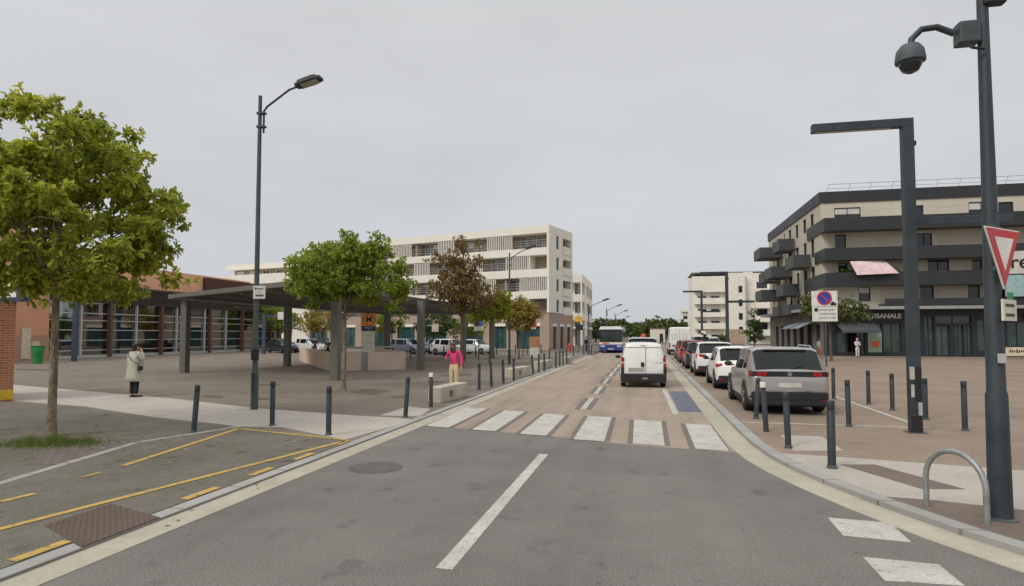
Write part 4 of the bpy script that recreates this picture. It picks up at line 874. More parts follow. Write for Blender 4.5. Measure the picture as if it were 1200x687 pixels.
sp = thing('sign_plate', 'small cream plate below the give way sign with a green tab behind', 'sign', pp+Vector((.06, -.17, 0)), R_(47))
MB().box(-.19, .19, -.01, .01, 2.08, 2.3).build('plate', M('plate_cream', C(214, 210, 190), .5), sp); MB().box(.06, .19, .012, .03, 2.3, 2.38).build('green_tab', M('tab_green', C(40, 128, 84), .5), sp)
b = MB()
for j, z in enumerate((2.24, 2.14)):
    for i in range(5): b.box(-.13+i*.052, -.092+i*.052, -.014, -.0105, z-.015, z+.015)
b.build('text_strokes', M('text_dark', C(70, 62, 62), .6), sp)
MB().prism([(-.03, -.112), (.05, -.112), (.05, -.106), (-.03, -.106)], 1.64, 1.74).build('torn_sticker', M('sticker_white', C(170, 170, 166), .7), cc)
# cycle arch
a0, a1 = g(1086, 594), g(1157, 615)
ar = thing('cycle_stand', 'galvanised steel cycle arch beside the thick corner pole', 'cycle stand', (a0+a1)/2, math.atan2((a1-a0).y, (a1-a0).x))
hw = (a1-a0).length/2; path = [(-hw, 0, -.02), (-hw, 0, .3)]+[(-hw*math.cos(t_*PI/12), 0, .34+(.34)*math.sin(t_*PI/12)) for t_ in range(0, 13)]+[(hw, 0, .3), (hw, 0, -.02)]
MB().tube(path, .03, 12).build('hoop', M('galvanised', C(150, 154, 150), .5, .5, .15, 6, 40), ar, smooth=True)
# concrete blocks
def block(label, p, L_, rz, h=.45, w=.42):
    t = thing('concrete_block', label, 'concrete block', p, rz, 'concrete blocks along the left kerb')
    MB().box(0, L_, 0, w, -.01, h).build('block', ground_mat('block_concrete_'+str(len(bpy.data.materials)), C(178, 170, 152), .14, .14, 50., 1.2, .15), t, bevel=.03)
    MB().box(L_*.3, L_*.42, -.012, -.002, h*.3, h*.7).build('lifting_socket', DARKL, t)
for i, (a, c, lab) in enumerate((((517, 473), (547.5, 465), 'long pale concrete block nearest the zebra crossing, in front of the woman in pink'), ((602, 444), (622, 440), 'second pale concrete block along the kerb, behind four bollards'), ((634, 433.5), (647, 430.5), 'third pale concrete block along the left kerb'), ((664, 427), (671, 425.2), 'farthest pale concrete block, near the bus'))):
    A_, B_ = g(*a), g(*c); d = B_-A_; block(lab, A_, d.length, math.atan2(d.y, d.x))
# sign posts on the right and left plazas
def signpost(label, p, h, panels, grp=None, r=.035, rz=0, pm=POLE2):
    t = thing('sign_post', label, 'sign', p, rz, grp)
    MB().tube([(0, 0, -.02), (0, 0, h)], r, 8).build('pole', pm, t, smooth=True)
    for nm, x0, x1, z0, z1, m in panels: MB().box(x0, x1, -r-.03, -r-.005, z0, z1).build(nm, m, t, bevel=.004)
    return t
SW = M('sign_white_panel', C(216, 214, 206), .5)
p = g(968.5, 430); sc = (p.y*math.cos(YAW)-p.x*math.sin(YAW))/720
np_ = signpost('no parking sign on a grey post in front of the olive street tree', p, 4.5, [('upper_panel', -.76, .68, 3.62, 4.55, SW), ('lower_panel', -.74, .66, 2.72, 3.6, SW)], r=.05)
zq, yq = 4.12, -.09
b = MB().lathe([(.42, 0), (.42, .008)], (-.05, yq-.008, zq), 24, 'y'); b.build('red_disc', M('sign_red', C(196, 34, 40), .45), np_)
b = MB().lathe([(.34, 0), (.34, .008)], (-.05, yq-.017, zq), 24, 'y'); b.build('blue_disc', M('sign_blue', C(42, 66, 158), .45), np_)
b = MB(); c4, s4 = math.cos(PI/4), math.sin(PI/4); b.quad(*[(-.05+x*c4+z*s4, yq-.0195, zq-x*s4+z*c4) for x, z in ((-.38, -.04), (.38, -.04), (.38, .04), (-.38, .04))]); o = b.build('red_slash', M('sign_red', C(196, 34, 40), .45), np_)
MB().box(.28, .6, yq-.004, yq-.001, 3.68, 3.82).box(.34, .5, yq-.004, yq-.001, 3.82, 3.9).box(-.62, -.42, yq-.004, yq-.001, 3.32, 3.52).build('black_icons', BLACKP, np_)
b = MB()
for j in range(3):
    for i in range(8): b.box(-.36+i*.115, -.28+i*.115, yq-.004, yq-.001, 3.38-j*.24, 3.45-j*.24)
b.build('text_strokes', M('text_grey', C(140, 140, 138), .6), np_)
BLUES = M('sign_plain_blue', C(70, 108, 160), .5); REDS = M('sign_dull_red', C(190, 66, 58), .5)
signpost('blue and white sign on a post behind the rust brown tree', g(561, 424), 3.3, [('blue_panel', -.35, .35, 2.55, 3.2, BLUES), ('white_panel', -.35, .35, 2.2, 2.52, SW)], 'signs at the back of the plaza')
signpost('round red and white sign left of the teal shopfront', g(613, 417), 3.1, [('white_panel', -.25, .25, 2.5, 3.1, SW), ('red_panel', -.2, .2, 2.9, 3.05, REDS)], 'signs at the back of the plaza')
signpost('red and white sign above the brown board', g(625.5, 416), 3.0, [('red_panel', -.3, .3, 2.6, 3.1, REDS), ('white_panel', -.2, .2, 2.45, 2.6, SW)], 'signs at the back of the plaza')
bd = thing('notice_board', 'orange brown board on pale legs before the teal shopfront', 'board', g(626.5, 419)); MB().box(-.45, .45, -.05, .05, .85, 1.75).build('board', M('brown_orange_board', C(178, 128, 92), .7), bd); MB().box(-.4, .4, -.04, .04, 0, .84).build('base', SW, bd)
signpost('yellow sign on a dark post beside the second white building', g(678, 413), 4.4, [('yellow_panel', -.42, .42, 3.3, 3.9, M('sign_yellow', C(214, 166, 56), .5)), ('dark_panel', -.3, .5, 2.4, 3.0, BLACKP)])
signpost('small pale sign on a pole right of the bus front', g(730, 409), 2.8, [('white_panel', -.2, .2, 1.9, 2.9, SW)])
signpost('tilted pale diamond sign above the parked cars on the plaza', g(510, 415), 2.9, [('pale_panel', -.35, .35, 2.2, 2.9, M('sign_pale_tan', C(190, 178, 160), .6))])
hy = thing('hydrant', 'small red hydrant by the taupe building corner', 'hydrant', g(667.5, 413)); MB().lathe([(.14, 0), (.14, .7), (.18, .72), (.18, .85), (.1, .95), (.02, .98)], seg=12).build('body', REDS, hy, smooth=True); MB().box(-.22, .22, -.06, .06, .55, .66).build('outlets', REDS, hy)
BLUEP = M('blue_post', C(64, 76, 96), .5)
def bluepost(label, px, py, h, arm=0):
    t = thing('blue_post', label, 'post', g(px, py), 0, 'blue posts on the plaza'); MB().box(-.16, .16, -.12, .12, -.01, h).build('post', BLUEP, t, bevel=.02)
    if arm: MB().box(.161, arm, -.06, .06, h-.25, h-.08).build('arm', POLE2, t); MB().box(arm, arm+.6, -.05, .05, h-.5, h+.25).build('white_sign', SW, t)
    else: MB().box(-.2, .2, -.16, .16, h+.001, h+.06).build('cap', POLE2, t)
bluepost('blue post in front of the station glazing at the left', 87, 423.5, 4.3); bluepost('blue post with an arm and white sign by the station hall end', 309, 415, 3.9, 1.5); bluepost('plain blue post behind the plaza canopy columns', 365, 412, 3.9)
gb = thing('waste_bin', 'bright green waste bin against the terracotta station wall', 'bin', g(44, 426.5))
MB().lathe([(.28, 0), (.27, .25), (.32, .7), (.38, 1.1), (.37, 1.12)], seg=14).build('body', M('bin_green', C(30, 128, 60), .5), gb, smooth=True); MB().lathe([(.39, 1.1), (.4, 1.18), (.3, 1.2)], seg=14).build('rim', M('bin_green_dark', C(24, 110, 50), .5), gb)
bp = thing('litter_bin', 'small grey litter post near the metro stair wall', 'bin', g(340, 424)); MB().tube([(0, 0, 0), (0, 0, .75)], .05, 8).build('post', POLE2, bp); MB().box(-.16, .16, -.12, .12, .6, 1.1).build('bin', POLE2, bp, bevel=.03)
# ---------------------------------------------------------------- vehicles (origin on the ground at the centre, +y is forward)
def paint(name, col, metal=.0, rough=.28):
    if name in _m: return _m[name]
    m, n, b = base(name, rough, metal, .5); v = texco(n); f = noise(n, v, 2.5, 4); n.links.new(mixc(n, f, shade(col, .93), shade(col, 1.05)), b.inputs['Base Color'])
    b.inputs['Coat Weight'].default_value = .5; b.inputs['Coat Roughness'].default_value = .06; _m[name] = m; return m
CARGLASS = glass_mat('car_glass', C(20, 25, 26), .04, .28)
REDL = M('tail_light_red', C(168, 20, 24), .2, bmp=0); AMBER = M('amber_lens', C(214, 120, 40), .3, bmp=0); CHROME = M('chrome', C(190, 190, 190), .2, .9, bmp=0); PLATEW = M('number_plate', C(196, 192, 180), .5, bmp=0)
RIM = M('alloy_rim', C(150, 152, 154), .35, .7, bmp=0); HEADL = M('head_light', C(210, 214, 216), .15, bmp=0)
def loft(st, tags, t, pmat, glass=CARGLASS):
    """st: (y, zb, zbelt, ztop, w, wbelt, wtop); tags per interval: b body, s side glass, w rear/front glass"""
    body, panes, runs = MB(), {}, {}; rows_ = []; mid = len(st)/2
    for i in range(len(tags)): runs[i] = runs[i-1] if i and tags[i] == tags[i-1] else i
    for (y, zb, zq, zt, w, wq, wt) in st:
        h = [(0, zb), (w*.9, zb), (w*.985, zb+.1), (w, zb+.5*(zq-zb)), (wq+.3*(w-wq), zb+.86*(zq-zb)), (wq, zq), (wt, zt-.05 if zt-zq > .2 else zt-.012), (wt*.86, zt), (wt*.45, zt+.018), (0, zt+.022)]
        rows_.append([(x, y, z) for x, z in h])
    for i in range(len(st)-1):
        A, B = rows_[i], rows_[i+1]
        for j in range(9):
            d = body
            for sg_ in (1, -1):
                d = body
                if j == 5 and tags[i] == 's': d = panes.setdefault(('side_window', runs[i], sg_), MB())
                if j >= 6 and tags[i] == 'w': d = panes.setdefault(('rear_window' if i < mid else 'windscreen', runs[i], 0), MB())
                d.quad(*[(p[0]*sg_, p[1], p[2]) for p in (A[j], A[j+1], B[j+1], B[j])])
    for R0 in (rows_[0], rows_[-1]): body.quad(*(R0+[(-p[0], p[1], p[2]) for p in R0[1:-1]][::-1]))
    body.build('body', pmat, t, smooth=True, ang=34)
    for k_, v_ in panes.items(): v_.build(k_[0], glass, t, smooth=True, ang=30)
def wheel(t, x, y, r, w=.21):
    s_ = 1 if x > 0 else -1
    ty = MB().lathe([(r*.62, -w/2), (r*.93, -w/2), (r, -w*.36), (r, w*.36), (r*.93, w/2), (r*.62, w/2)], (0, 0, 0), 22, 'x').build('wheel', RUBBER, t, smooth=True, loc=(x, y, r))
    b = MB().lathe([(r*.64, s_*w*.46), (r*.58, s_*w*.40), (r*.2, s_*w*.36), (r*.12, s_*w*.5)], (0, 0, 0), 22, 'x')
    for k in range(5):
        a = 2*PI*k/5; c_, q_ = math.cos(a), math.sin(a); b.tube([(s_*w*.42, c_*r*.1, q_*r*.1), (s_*w*.47, c_*r*.6, q_*r*.6)], .03, 6)
    b.build('rim', RIM, ty, smooth=True)
def arches(t, W2, ya, yb, r, mat, th=.012, R=1.2):
    for x in (-W2, W2):
        for y in (ya, yb):
            b = MB(); pr = [(y+R*r*math.cos(a), r+R*r*math.sin(a)) for a in [PI*k/16 for k in range(17)]]; pr = [(y+R*r, r*.55)]+pr+[(y-R*r, r*.55)]
            s_ = 1 if x > 0 else -1
            b.quad(*[(x+s_*th, p[0], p[1]) for p in pr]).quad(*[(x-s_*.16, p[0], p[1]) for p in pr])
            for k in range(len(pr)-1): b.quad((x+s_*th, *pr[k]), (x+s_*th, *pr[k+1]), (x-s_*.16, *pr[k+1]), (x-s_*.16, *pr[k]))
            b.build('wheel_arch', mat, t)
def mirrors(t, W2, y, z, mat):
    for s_ in (-1, 1): MB().ball((s_*(W2+.11), y, z), (.11, .07, .075), 10, 6).box(s_*W2*.95, s_*(W2+.06), y-.02, y+.03, z-.06, z-.02).build('mirror', mat, t, smooth=True)
def make_car(label, name, cat, loc, rz, Lc, Wc, Hc, col, group=None, zt=.98, rs=.42, hood=1.05, ws=.8, wr=.32, cladding=False, lights='block', wb=None, taper=.82, metal=0.0, rails=False, black_roof=False, wiper=True, dark_low=True):
    t = thing(name, label, cat, loc, rz, group); pm = paint(name+'_paint_%d_%d_%d' % tuple(int(c*999) for c in col[:3]), col, metal)
    y0, y1, w = -Lc/2, Lc/2, Wc/2; zb = .24; zr = Hc; hz = zt-.06; wt = w*taper
    st = [(y0, zb+.14, zt-.24, zt-.2, w*.84, w*.8, w*.76), (y0+.06, zb+.06, zt-.12, zt-.07, w*.93, w*.89, w*.80), (y0+.12, zb, zt, zt+.03, w*.97, w*.93, w*.82), (y0+.12+rs, zb, zt+.04, zr-.05, w*1.0, w*.965, wt*.97), (y0+.2+rs, zb, zt+.04, zr-.01, w*1.0, w*.97, wt),
          (y0+.72+rs, zb, zt+.01, zr, w, w*.97, wt), (y0+.84+rs, zb, zt+.005, zr, w, w*.97, wt), (y0+1.75+rs, zb, zt-.03, zr-.02, w, w*.97, wt), (y0+1.83+rs, zb, zt-.03, zr-.03, w, w*.97, wt)]
    yw = y1-hood-ws
    st += [(max(yw, y0+2.0+rs), zb, zt-.04, zr-.06, w, w*.97, wt*.97), (y1-hood, zb, hz, hz+.03, w, w*.95, w*.82), (y1-.35, zb, hz-.12, hz-.1, w*.96, w*.9, w*.74), (y1-.08, zb+.03, hz-.27, hz-.24, w*.86, w*.8, w*.66), (y1, zb+.1, hz-.38, hz-.36, w*.76, w*.72, w*.6)]
    tg = ['b', 'b', 'w', 'b', 's', 'b', 's', 'b', 's', 'w', 'b', 'b', 'b']
    loft(st, tg, t, pm)
    wb = wb or Lc*.605; ya = y0+Lc*.205; yb = ya+wb
    for y in (ya, yb):
        for s_ in (-1, 1): wheel(t, s_*(w-.085), y, wr)
    arches(t, w, ya, yb, wr, BLACKP if cladding else pm, .008, 1.22 if cladding else 1.14)
    MB().box(-w+.06, w-.06, ya-.5, yb+.5, .16, zb+.05).build('underbody', BLACKP, t)
    mirrors(t, w, y1-hood-ws*.55, zt+.06, BLACKP if cladding else pm)
    # tailgate furniture
    lowc = BLACKP if dark_low else pm
    MB().prism([(-w*.86, y0-.035), (w*.86, y0-.035), (w*.95, y0+.12), (w*.975, y0+.5), (-w*.975, y0+.5), (-w*.95, y0+.12)], zb-.02, zb+.26).build('rear_bumper', lowc, t, bevel=.03)
    pl = MB().box(-.26, .26, y0-.012, y0+.02, zt-.38, zt-.27); pl.build('number_plate', PLATEW, t)
    if wiper: MB().tube([(.05, y0+.11, zt+.06), (.35, y0+.2, zt+.14)], .012, 5).build('rear_wiper', BLACKP, t)
    for s_ in (-1, 1):
        if lights == 'block': b = MB().prism([(s_*w*.5, y0+.035), (s_*w*.8, y0+.035), (s_*w*.955, y0+.14), (s_*w*.985, y0+.36), (s_*w*.9, y0+.36), (s_*w*.6, y0+.2)], zt-.17, zt-.0)
        elif lights == 'round': b = MB().ball((s_*w*.82, y0+.16, zt-.13), (.17, .13, .1), 16, 10)
        elif lights == 'low': b = MB().prism([(s_*w*.62, y0+.0), (s_*w*.84, y0+.02), (s_*w*.97, y0+.12), (s_*w*.985, y0+.3), (s_*w*.8, y0+.3)], zt-.36, zt-.05)
        else: b = None
        if b: b.build('tail_light', REDL, t, smooth=True, bevel=0 if lights == 'round' else .012)
        MB().prism([(s_*w*.74, y0-.045), (s_*w*.84, y0-.045), (s_*w*.9, y0+.02), (s_*w*.7, y0+.02)], zb+.12, zb+.16).build('reflector', REDL, t)
        MB().prism([(s_*w*.5, y1-.03), (s_*w*.74, y1-.08), (s_*w*.93, y1-.3), (s_*w*.7, y1-.4), (s_*w*.5, y1-.2)], hz-.3, hz-.2).build('headlight', HEADL, t, bevel=.01)
        for yy in (y0+1.15+rs, y0+2.1+rs): MB().box(s_*w*.985, s_*(w*.985+.03), yy, yy+.17, zt-.14, zt-.11).build('door_handle', pm, t)
        if rails: MB().tube([(s_*wt*.9, y0+.35+rs, zr-.02), (s_*wt*.9, y0+.5+rs, zr+.045), (s_*wt*.9, y0+1.6+rs, zr+.05), (s_*wt*.9, y0+1.8+rs, zr)], .018, 6).build('roof_rail', CHROME, t, smooth=True)
    MB().box(-.5, .5, y0+.12+rs-.08, y0+.12+rs+.25, zr-.055, zr-.015).build('spoiler', BLACKP if black_roof else pm, t, bevel=.01)
    return t, dict(w=w, y0=y0, zt=zt, zr=zr, zb=zb, wt=wt, rs=rs)
PK = 'cars parked in a row along the right kerb'
KZ = K+.003
# silver crossover nearest
sw_ = g(874, 480.5); t, q = make_car('silver grey crossover with three-claw red tail lights, nearest parked car on the right', 'parked_car', 'car', (3.42, sw_.y+1.33, KZ), R_(0), 4.45, 1.84, 1.60, C(158, 155, 152), PK, zt=1.04, rs=.5, cladding=True, lights=None, wr=.355, metal=.35, rails=True, hood=1.0, taper=.84)
w, y0, zt = q['w'], q['y0'], q['zt']
MB().prism([(-w*.93, y0+.06), (-w*.6, y0+.022), (w*.6, y0+.022), (w*.93, y0+.06), (w*.975, y0+.3), (w*.8, y0+.3), (-w*.8, y0+.3), (-w*.975, y0+.3)], zt-.13, zt+.0).build('black_light_bar', BLACKP, t, bevel=.01)
for s_ in (-1, 1):
    b = MB()
    for k in range(3):
        x = s_*(w*.62+k*.11); yo = y0+.012+.012*k+(.02 if k == 2 else 0); b.prism([(x-.045, yo+.0), (x+.045, yo+.006), (x+.045, yo+.06), (x-.045, yo+.06)], zt-.12, zt-.012)
    b.prism([(s_*w*.93, y0+.035), (s_*w*.985, y0+.16), (s_*w*.99, y0+.28), (s_*w*.9, y0+.28)], zt-.11, zt-.03); b.build('tail_light', REDL, t, bevel=.006)
MB().prism([(-w*.8, y0-.05), (w*.8, y0-.05), (w*.9, y0+.06), (-w*.9, y0+.06)], .56, .6).build('chrome_strip', CHROME, t)
MB().prism([(-w*.87, y0-.045), (w*.87, y0-.045), (w*.96, y0+.12), (w*.98, y0+.5), (-w*.98, y0+.5), (-w*.96, y0+.12)], .36, .555).build('black_lower_tailgate', BLACKP, t, bevel=.02)
MB().lathe([(.055, 0), (.055, .01)], (0, y0+.012, zt-.06), 14, 'y').build('badge', CHROME, t)
# white hatchback
p = g(834.5, 454.8); t, q = make_car('white hatchback with round red lights parked in front of the silver crossover', 'parked_car', 'car', (3.32, p.y+1.18, KZ), 0, 4.0, 1.74, 1.49, C(226, 225, 218), PK, zt=.98, rs=.42, cladding=True, lights='round', wr=.32)
t, q = make_car('white crossover with black lower bumper, third parked car from the front of the row', 'parked_car', 'car', (3.2, 31.4, KZ), 0, 4.12, 1.78, 1.57, C(214, 214, 210), PK, zt=1.03, rs=.5, cladding=True, lights='block', wr=.34)
t, q = make_car('dark grey hatchback squeezed between the white crossover and the red car', 'parked_car', 'car', (3.15, 37.6, KZ), 0, 4.1, 1.76, 1.5, C(62, 65, 70), PK, lights='block', wr=.32, metal=.3)
t, q = make_car('red hatchback parked before the white high van', 'parked_car', 'car', (3.2, 44.6, KZ), 0, 4.1, 1.76, 1.52, C(170, 32, 34), PK, lights='low', wr=.32)
t, q = make_car('dark car partly hidden beyond the red hatchback', 'parked_car', 'car', (3.3, 51, KZ), 0, 4.2, 1.76, 1.5, C(70, 74, 78), PK, lights='block', wr=.32)
t, q = make_car('white car parked far off right of the high van', 'parked_car', 'car', (5.6, 66.5, KZ), 0, 4.3, 1.85, 1.75, C(214, 216, 214), 'far parked cars on the right plaza', lights='block', wr=.34)
t, q = make_car('pale car parked far off beside the chequered sign column', 'parked_car', 'car', (7.3, 72.5, KZ), 0, 4.3, 1.8, 1.55, C(190, 196, 200), 'far parked cars on the right plaza', lights='block', wr=.34)
# cars at the back of the left plaza
LG = 'cars parked at the back of the left plaza'
d0 = R_(TH-90)
t, q = make_car('silver blue hatchback parked side-on beyond the metro stairs', 'parked_car', 'car', g(478, 415), d0, 4.2, 1.75, 1.5, C(138, 152, 168), LG, metal=.4, hood=.95)
t, q = make_car('blue grey car directly in front of the silver blue hatchback', 'parked_car', 'car', g(511, 415.5)+Vector((.4, 1.5, 0)), d0, 4.0, 1.72, 1.45, C(110, 124, 142), LG, metal=.4)
t, q = make_car('white small hatchback parked side-on behind the woman in pink', 'parked_car', 'car', g(527, 416), d0, 3.6, 1.66, 1.5, C(222, 222, 218), LG, hood=.8, ws=.7)
t, q = make_car('dark saloon seen at the end of the station hall', 'parked_car', 'car', g(331, 413.5), R_(-120), 4.2, 1.76, 1.48, C(42, 46, 50), LG)
t, q = make_car('white car behind the dark saloon at the station hall end', 'parked_car', 'car', g(350, 413.5)+Vector((0, 2.5, 0)), R_(-110), 4.2, 1.76, 1.5, C(220, 222, 222), LG)
t, q = make_car('dark blue car partly hidden behind the column, right of the white hatchback', 'parked_car', 'car', g(553, 415.5)+Vector((0, 1.2, 0)), d0, 3.9, 1.7, 1.45, C(206, 208, 206), LG)
t['label'] = 'white car partly hidden behind the rust brown tree trunk'
# white panel van on the road
va = thing('panel_van', 'small white panel van seen from behind driving on the pink road', 'van', (-.12, 25.6, .004), R_(2.5)); VP = paint('van_white', C(222, 223, 218))
Wv = .84
loft([(-1.9, .42, .95, 1.55, Wv*.93, Wv*.93, Wv*.72), (-1.86, .3, .98, 1.62, Wv*.97, Wv*.955, Wv*.75), (-1.7, .28, 1.0, 1.65, Wv, Wv*.97, Wv*.78), (-1.2, .28, 1.0, 1.67, Wv, Wv*.97, Wv*.78), (.1, .28, 1.0, 1.67, Wv, Wv*.97, Wv*.78), (.2, .28, 1.0, 1.66, Wv, Wv*.97, Wv*.76), (.9, .28, .98, 1.64, Wv, Wv*.96, Wv*.73), (1.5, .28, .96, 1.0, Wv, Wv*.93, Wv*.8), (1.85, .3, .8, .82, Wv*.9, Wv*.85, Wv*.7), (1.95, .4, .66, .68, Wv*.76, Wv*.72, Wv*.6)],
     ['b', 'b', 'b', 'b', 'b', 's', 'w', 'b', 'b'], va, VP)
for y in (-1.25, 1.25):
    for s_ in (-1, 1): wheel(va, s_*(Wv-.09), y, .3, .18)
arches(va, Wv, -1.25, 1.25, .3, VP, .006, 1.15); mirrors(va, Wv, .95, 1.06, BLACKP)
MB().prism([(-Wv*.99, -1.97), (Wv*.99, -1.97), (Wv*1.01, -1.7), (Wv*1.01, -1.45), (-Wv*1.01, -1.45), (-Wv*1.01, -1.7)], .2, .52).build('rear_bumper', BLACKP, va, bevel=.04)
for s_ in (-1, 1):
    MB().box(s_*Wv*.86, s_*Wv*1.005, -1.93, -1.75, .52, .78).build('bumper_corner', BLACKP, va, bevel=.02)
    MB().box(s_*Wv*.845, s_*Wv*.985, -1.925, -1.8, .97, 1.14).box(s_*Wv*.86, s_*Wv*.985, -1.928, -1.8, .79, .9).build('tail_light', REDL, va, bevel=.02)
    MB().box(s_*Wv*.86, s_*Wv*.985, -1.921, -1.8, .905, .965).build('clear_lens', M('clear_lens', C(200, 170, 165), .3), va)
MB().box(.075, .09, -1.912, -1.9, .5, 1.5).box(-Wv*.78, Wv*.78, -1.911, -1.9, 1.5, 1.512).box(-Wv*.8, Wv*.8, -1.915, -1.9, .515, .53).build('door_seams', BLACKP, va)
MB().box(-.1, .02, -1.94, -1.9, .78, .95).build('door_handle', BLACKP, va, bevel=.015); MB().box(-.56, .02, -1.92, -1.9, .60, .74).build('number_plate', M('grey_plate', C(170, 168, 162), .5), va)
MB().box(-.1, .08, -1.9, -1.82, 1.55, 1.585).build('brake_light', REDL, va); MB().box(.42, .7, -1.915, -1.9, .93, .945).build('door_crease', M('grey_crease', C(150, 150, 148), .5), va)
MB().box(-.06, .14, -1.99, -1.968, .32, .38).build('tow_loop', CHROME, va)
# silver car ahead of the van with an orange beacon
t, q = make_car('silver car just ahead of the white panel van with an orange red roof beacon', 'queueing_car', 'car', (-.1, 34.5, .004), 0, 4.2, 1.76, 1.82, C(170, 176, 180), lights='block')
MB().lathe([(.12, 0), (.13, .08), (.09, .18), (.02, .2)], (.05, .2, q['zr']+.01), 12).build('roof_beacon', M('beacon_orange', C(214, 72, 40), .4), t, smooth=True)
# high white van, parked
hv = thing('high_van', 'high white delivery van parked at the far end of the parked row', 'van', (3.25, 62.5, KZ), 0); Wv = 1.0
loft([(-2.8, .5, 1.3, 2.5, Wv*.97, Wv*.97, Wv*.86), (-2.7, .4, 1.3, 2.6, Wv, Wv*.98, Wv*.88), (.9, .4, 1.3, 2.6, Wv, Wv*.98, Wv*.88), (1.2, .4, 1.3, 2.5, Wv, Wv*.98, Wv*.86), (2.0, .4, 1.2, 1.35, Wv, Wv*.93, Wv*.8), (2.7, .4, 1.0, 1.05, Wv*.9, Wv*.85, Wv*.7)], ['b', 'b', 's', 'w', 'b'], hv, VP)
for y in (-1.7, 1.7):
    for s_ in (-1, 1): wheel(hv, s_*.9, y, .34)
MB().box(-.98, .98, -2.9, -2.6, .3, .55).build('rear_bumper', BLACKP, hv, bevel=.03); MB().box(-.012, .012, -2.812, -2.8, .6, 2.4).build('door_seam', BLACKP, hv); MB().box(-.7, -.1, -2.82, -2.8, .75, .95).build('number_plate', M('grey_plate', C(170, 168, 162), .5), hv)
for s_ in (-1, 1): MB().box(s_*.86, s_*.985, -2.83, -2.72, .7, 1.15).build('tail_light', REDL, hv); MB().box(s_*.2, s_*.75, -2.815, -2.8, 1.45, 2.1).build('rear_panel', M('van_panel_grey', C(206, 208, 206), .4), hv)
mirrors(hv, 1.0, 1.6, 1.5, BLACKP)
# bus
bu = thing('bus', 'white and blue city bus coming toward the crossing at the far end of the road', 'bus', (-3.5, 66.5, .004), PI); bu.scale = (1, 1, .93)
BW = paint('bus_white', C(216, 218, 216)); BB = paint('bus_blue', C(40, 62, 128)); w = 1.23
MB().box(-w, w, -11.8, 0, .95, 1.25).box(-w, w, -11.8, -.02, 2.55, 2.85).box(-w+.08, w-.08, -11.7, -.15, 2.85, 3.05).box(-w+.02, w-.02, -11.78, -.04, 1.25, 2.55).build('body', BW, bu, bevel=.06)
MB().box(-w-.01, w+.01, -11.81, .02, .28, .95).build('blue_skirt', BB, bu, bevel=.05)
MB().box(-w+.03, w-.03, -.06, .035, 1.27, 2.72).build('windscreen', glass_mat('bus_glass', C(40, 52, 52), .06), bu, bevel=.05)
MB().box(-w+.2, w-.2, -.02, .05, 2.45, 2.7).build('destination_box', BLACKP, bu, bevel=.01)
for s_ in (-1, 1):
    b = MB()
    for k in range(7): b.box(s_*(w-.03), s_*(w+.012), -1.9-k*1.42-.1, -.6-k*1.42-.1, 1.35, 2.5)
    b.build('side_windows', glass_mat('bus_glass', C(40, 52, 52), .06), bu)
    MB().tube([(s_*(w-.1), .0, 2.6), (s_*(w+.1), .28, 2.6), (s_*(w+.14), .28, 2.35)], .03, 6).box(s_*(w+.04), s_*(w+.24), .22, .34, 1.9, 2.35).build('mirror', BLACKP, bu)
    MB().lathe([(.12, .0), (.12, .05), (.06, .06)], (s_*.78, .02, .78), 12, 'y').lathe([(.09, .0), (.09, .05), (.05, .06)], (s_*1.02, .02, .78), 12, 'y').build('headlight', HEADL, bu)
    for y in (-2.6, -9): wheel(bu, s_*(w-.14), y, .48, .28)
MB().box(-w+.05, w-.05, .021, .045, 1.0, 1.24).build('white_front_band', BW, bu); MB().box(-.3, .3, .03, .045, .42, .55).build('number_plate', PLATEW, bu); MB().box(.15, .9, .046, .056, 1.04, 1.2).build('orange_strip', M('bus_orange', C(206, 110, 90), .5), bu)
MB().box(-w+.1, -w+.2, .036, .05, 1.3, 2.4).box(-.02, .02, .036, .046, 1.3, 2.45).tube([(-.7, .05, 1.32), (-.2, .05, 1.9)], .015, 5).tube([(.3, .05, 1.32), (.8, .05, 1.9)], .015, 5).build('wipers', BLACKP, bu)
# ---------------------------------------------------------------- people
SKIN = M('skin', C(190, 140, 118), .6, bmp=0); HAIRB = M('black_hair', C(28, 24, 24), .7); HAIRR = M('auburn_hair', C(96, 58, 42), .7); SHOE = M('dark_shoe', C(40, 34, 30), .6); DUMMY = None
def skinmesh(name, verts, edges, mat, parent, sub=2, root=0):
    me = bpy.data.meshes.new('tmp'); me.from_pydata([v[:3] for v in verts], edges, []); o = bpy.data.objects.new('tmp', me); COL.objects.link(o)
    o.modifiers.new('s', 'SKIN')
    sv = me.skin_vertices[0].data
    for i, v in enumerate(verts): sv[i].radius = (v[3], v[4] if len(v) > 4 else v[3]); sv[i].use_root = i == root
    m_ = o.modifiers.new('u', 'SUBSURF'); m_.levels = sub; m_.render_levels = sub
    dg = bpy.context.evaluated_depsgraph_get(); r = bpy.data.meshes.new_from_object(o.evaluated_get(dg)); bpy.data.objects.remove(o); bpy.data.meshes.remove(me)
    r.name = name; r.materials.clear(); r.materials.append(mat); r.polygons.foreach_set('use_smooth', [True]*len(r.polygons)); r.update()
    ob = bpy.data.objects.new(name, r); COL.objects.link(ob); ob.parent = parent; return ob
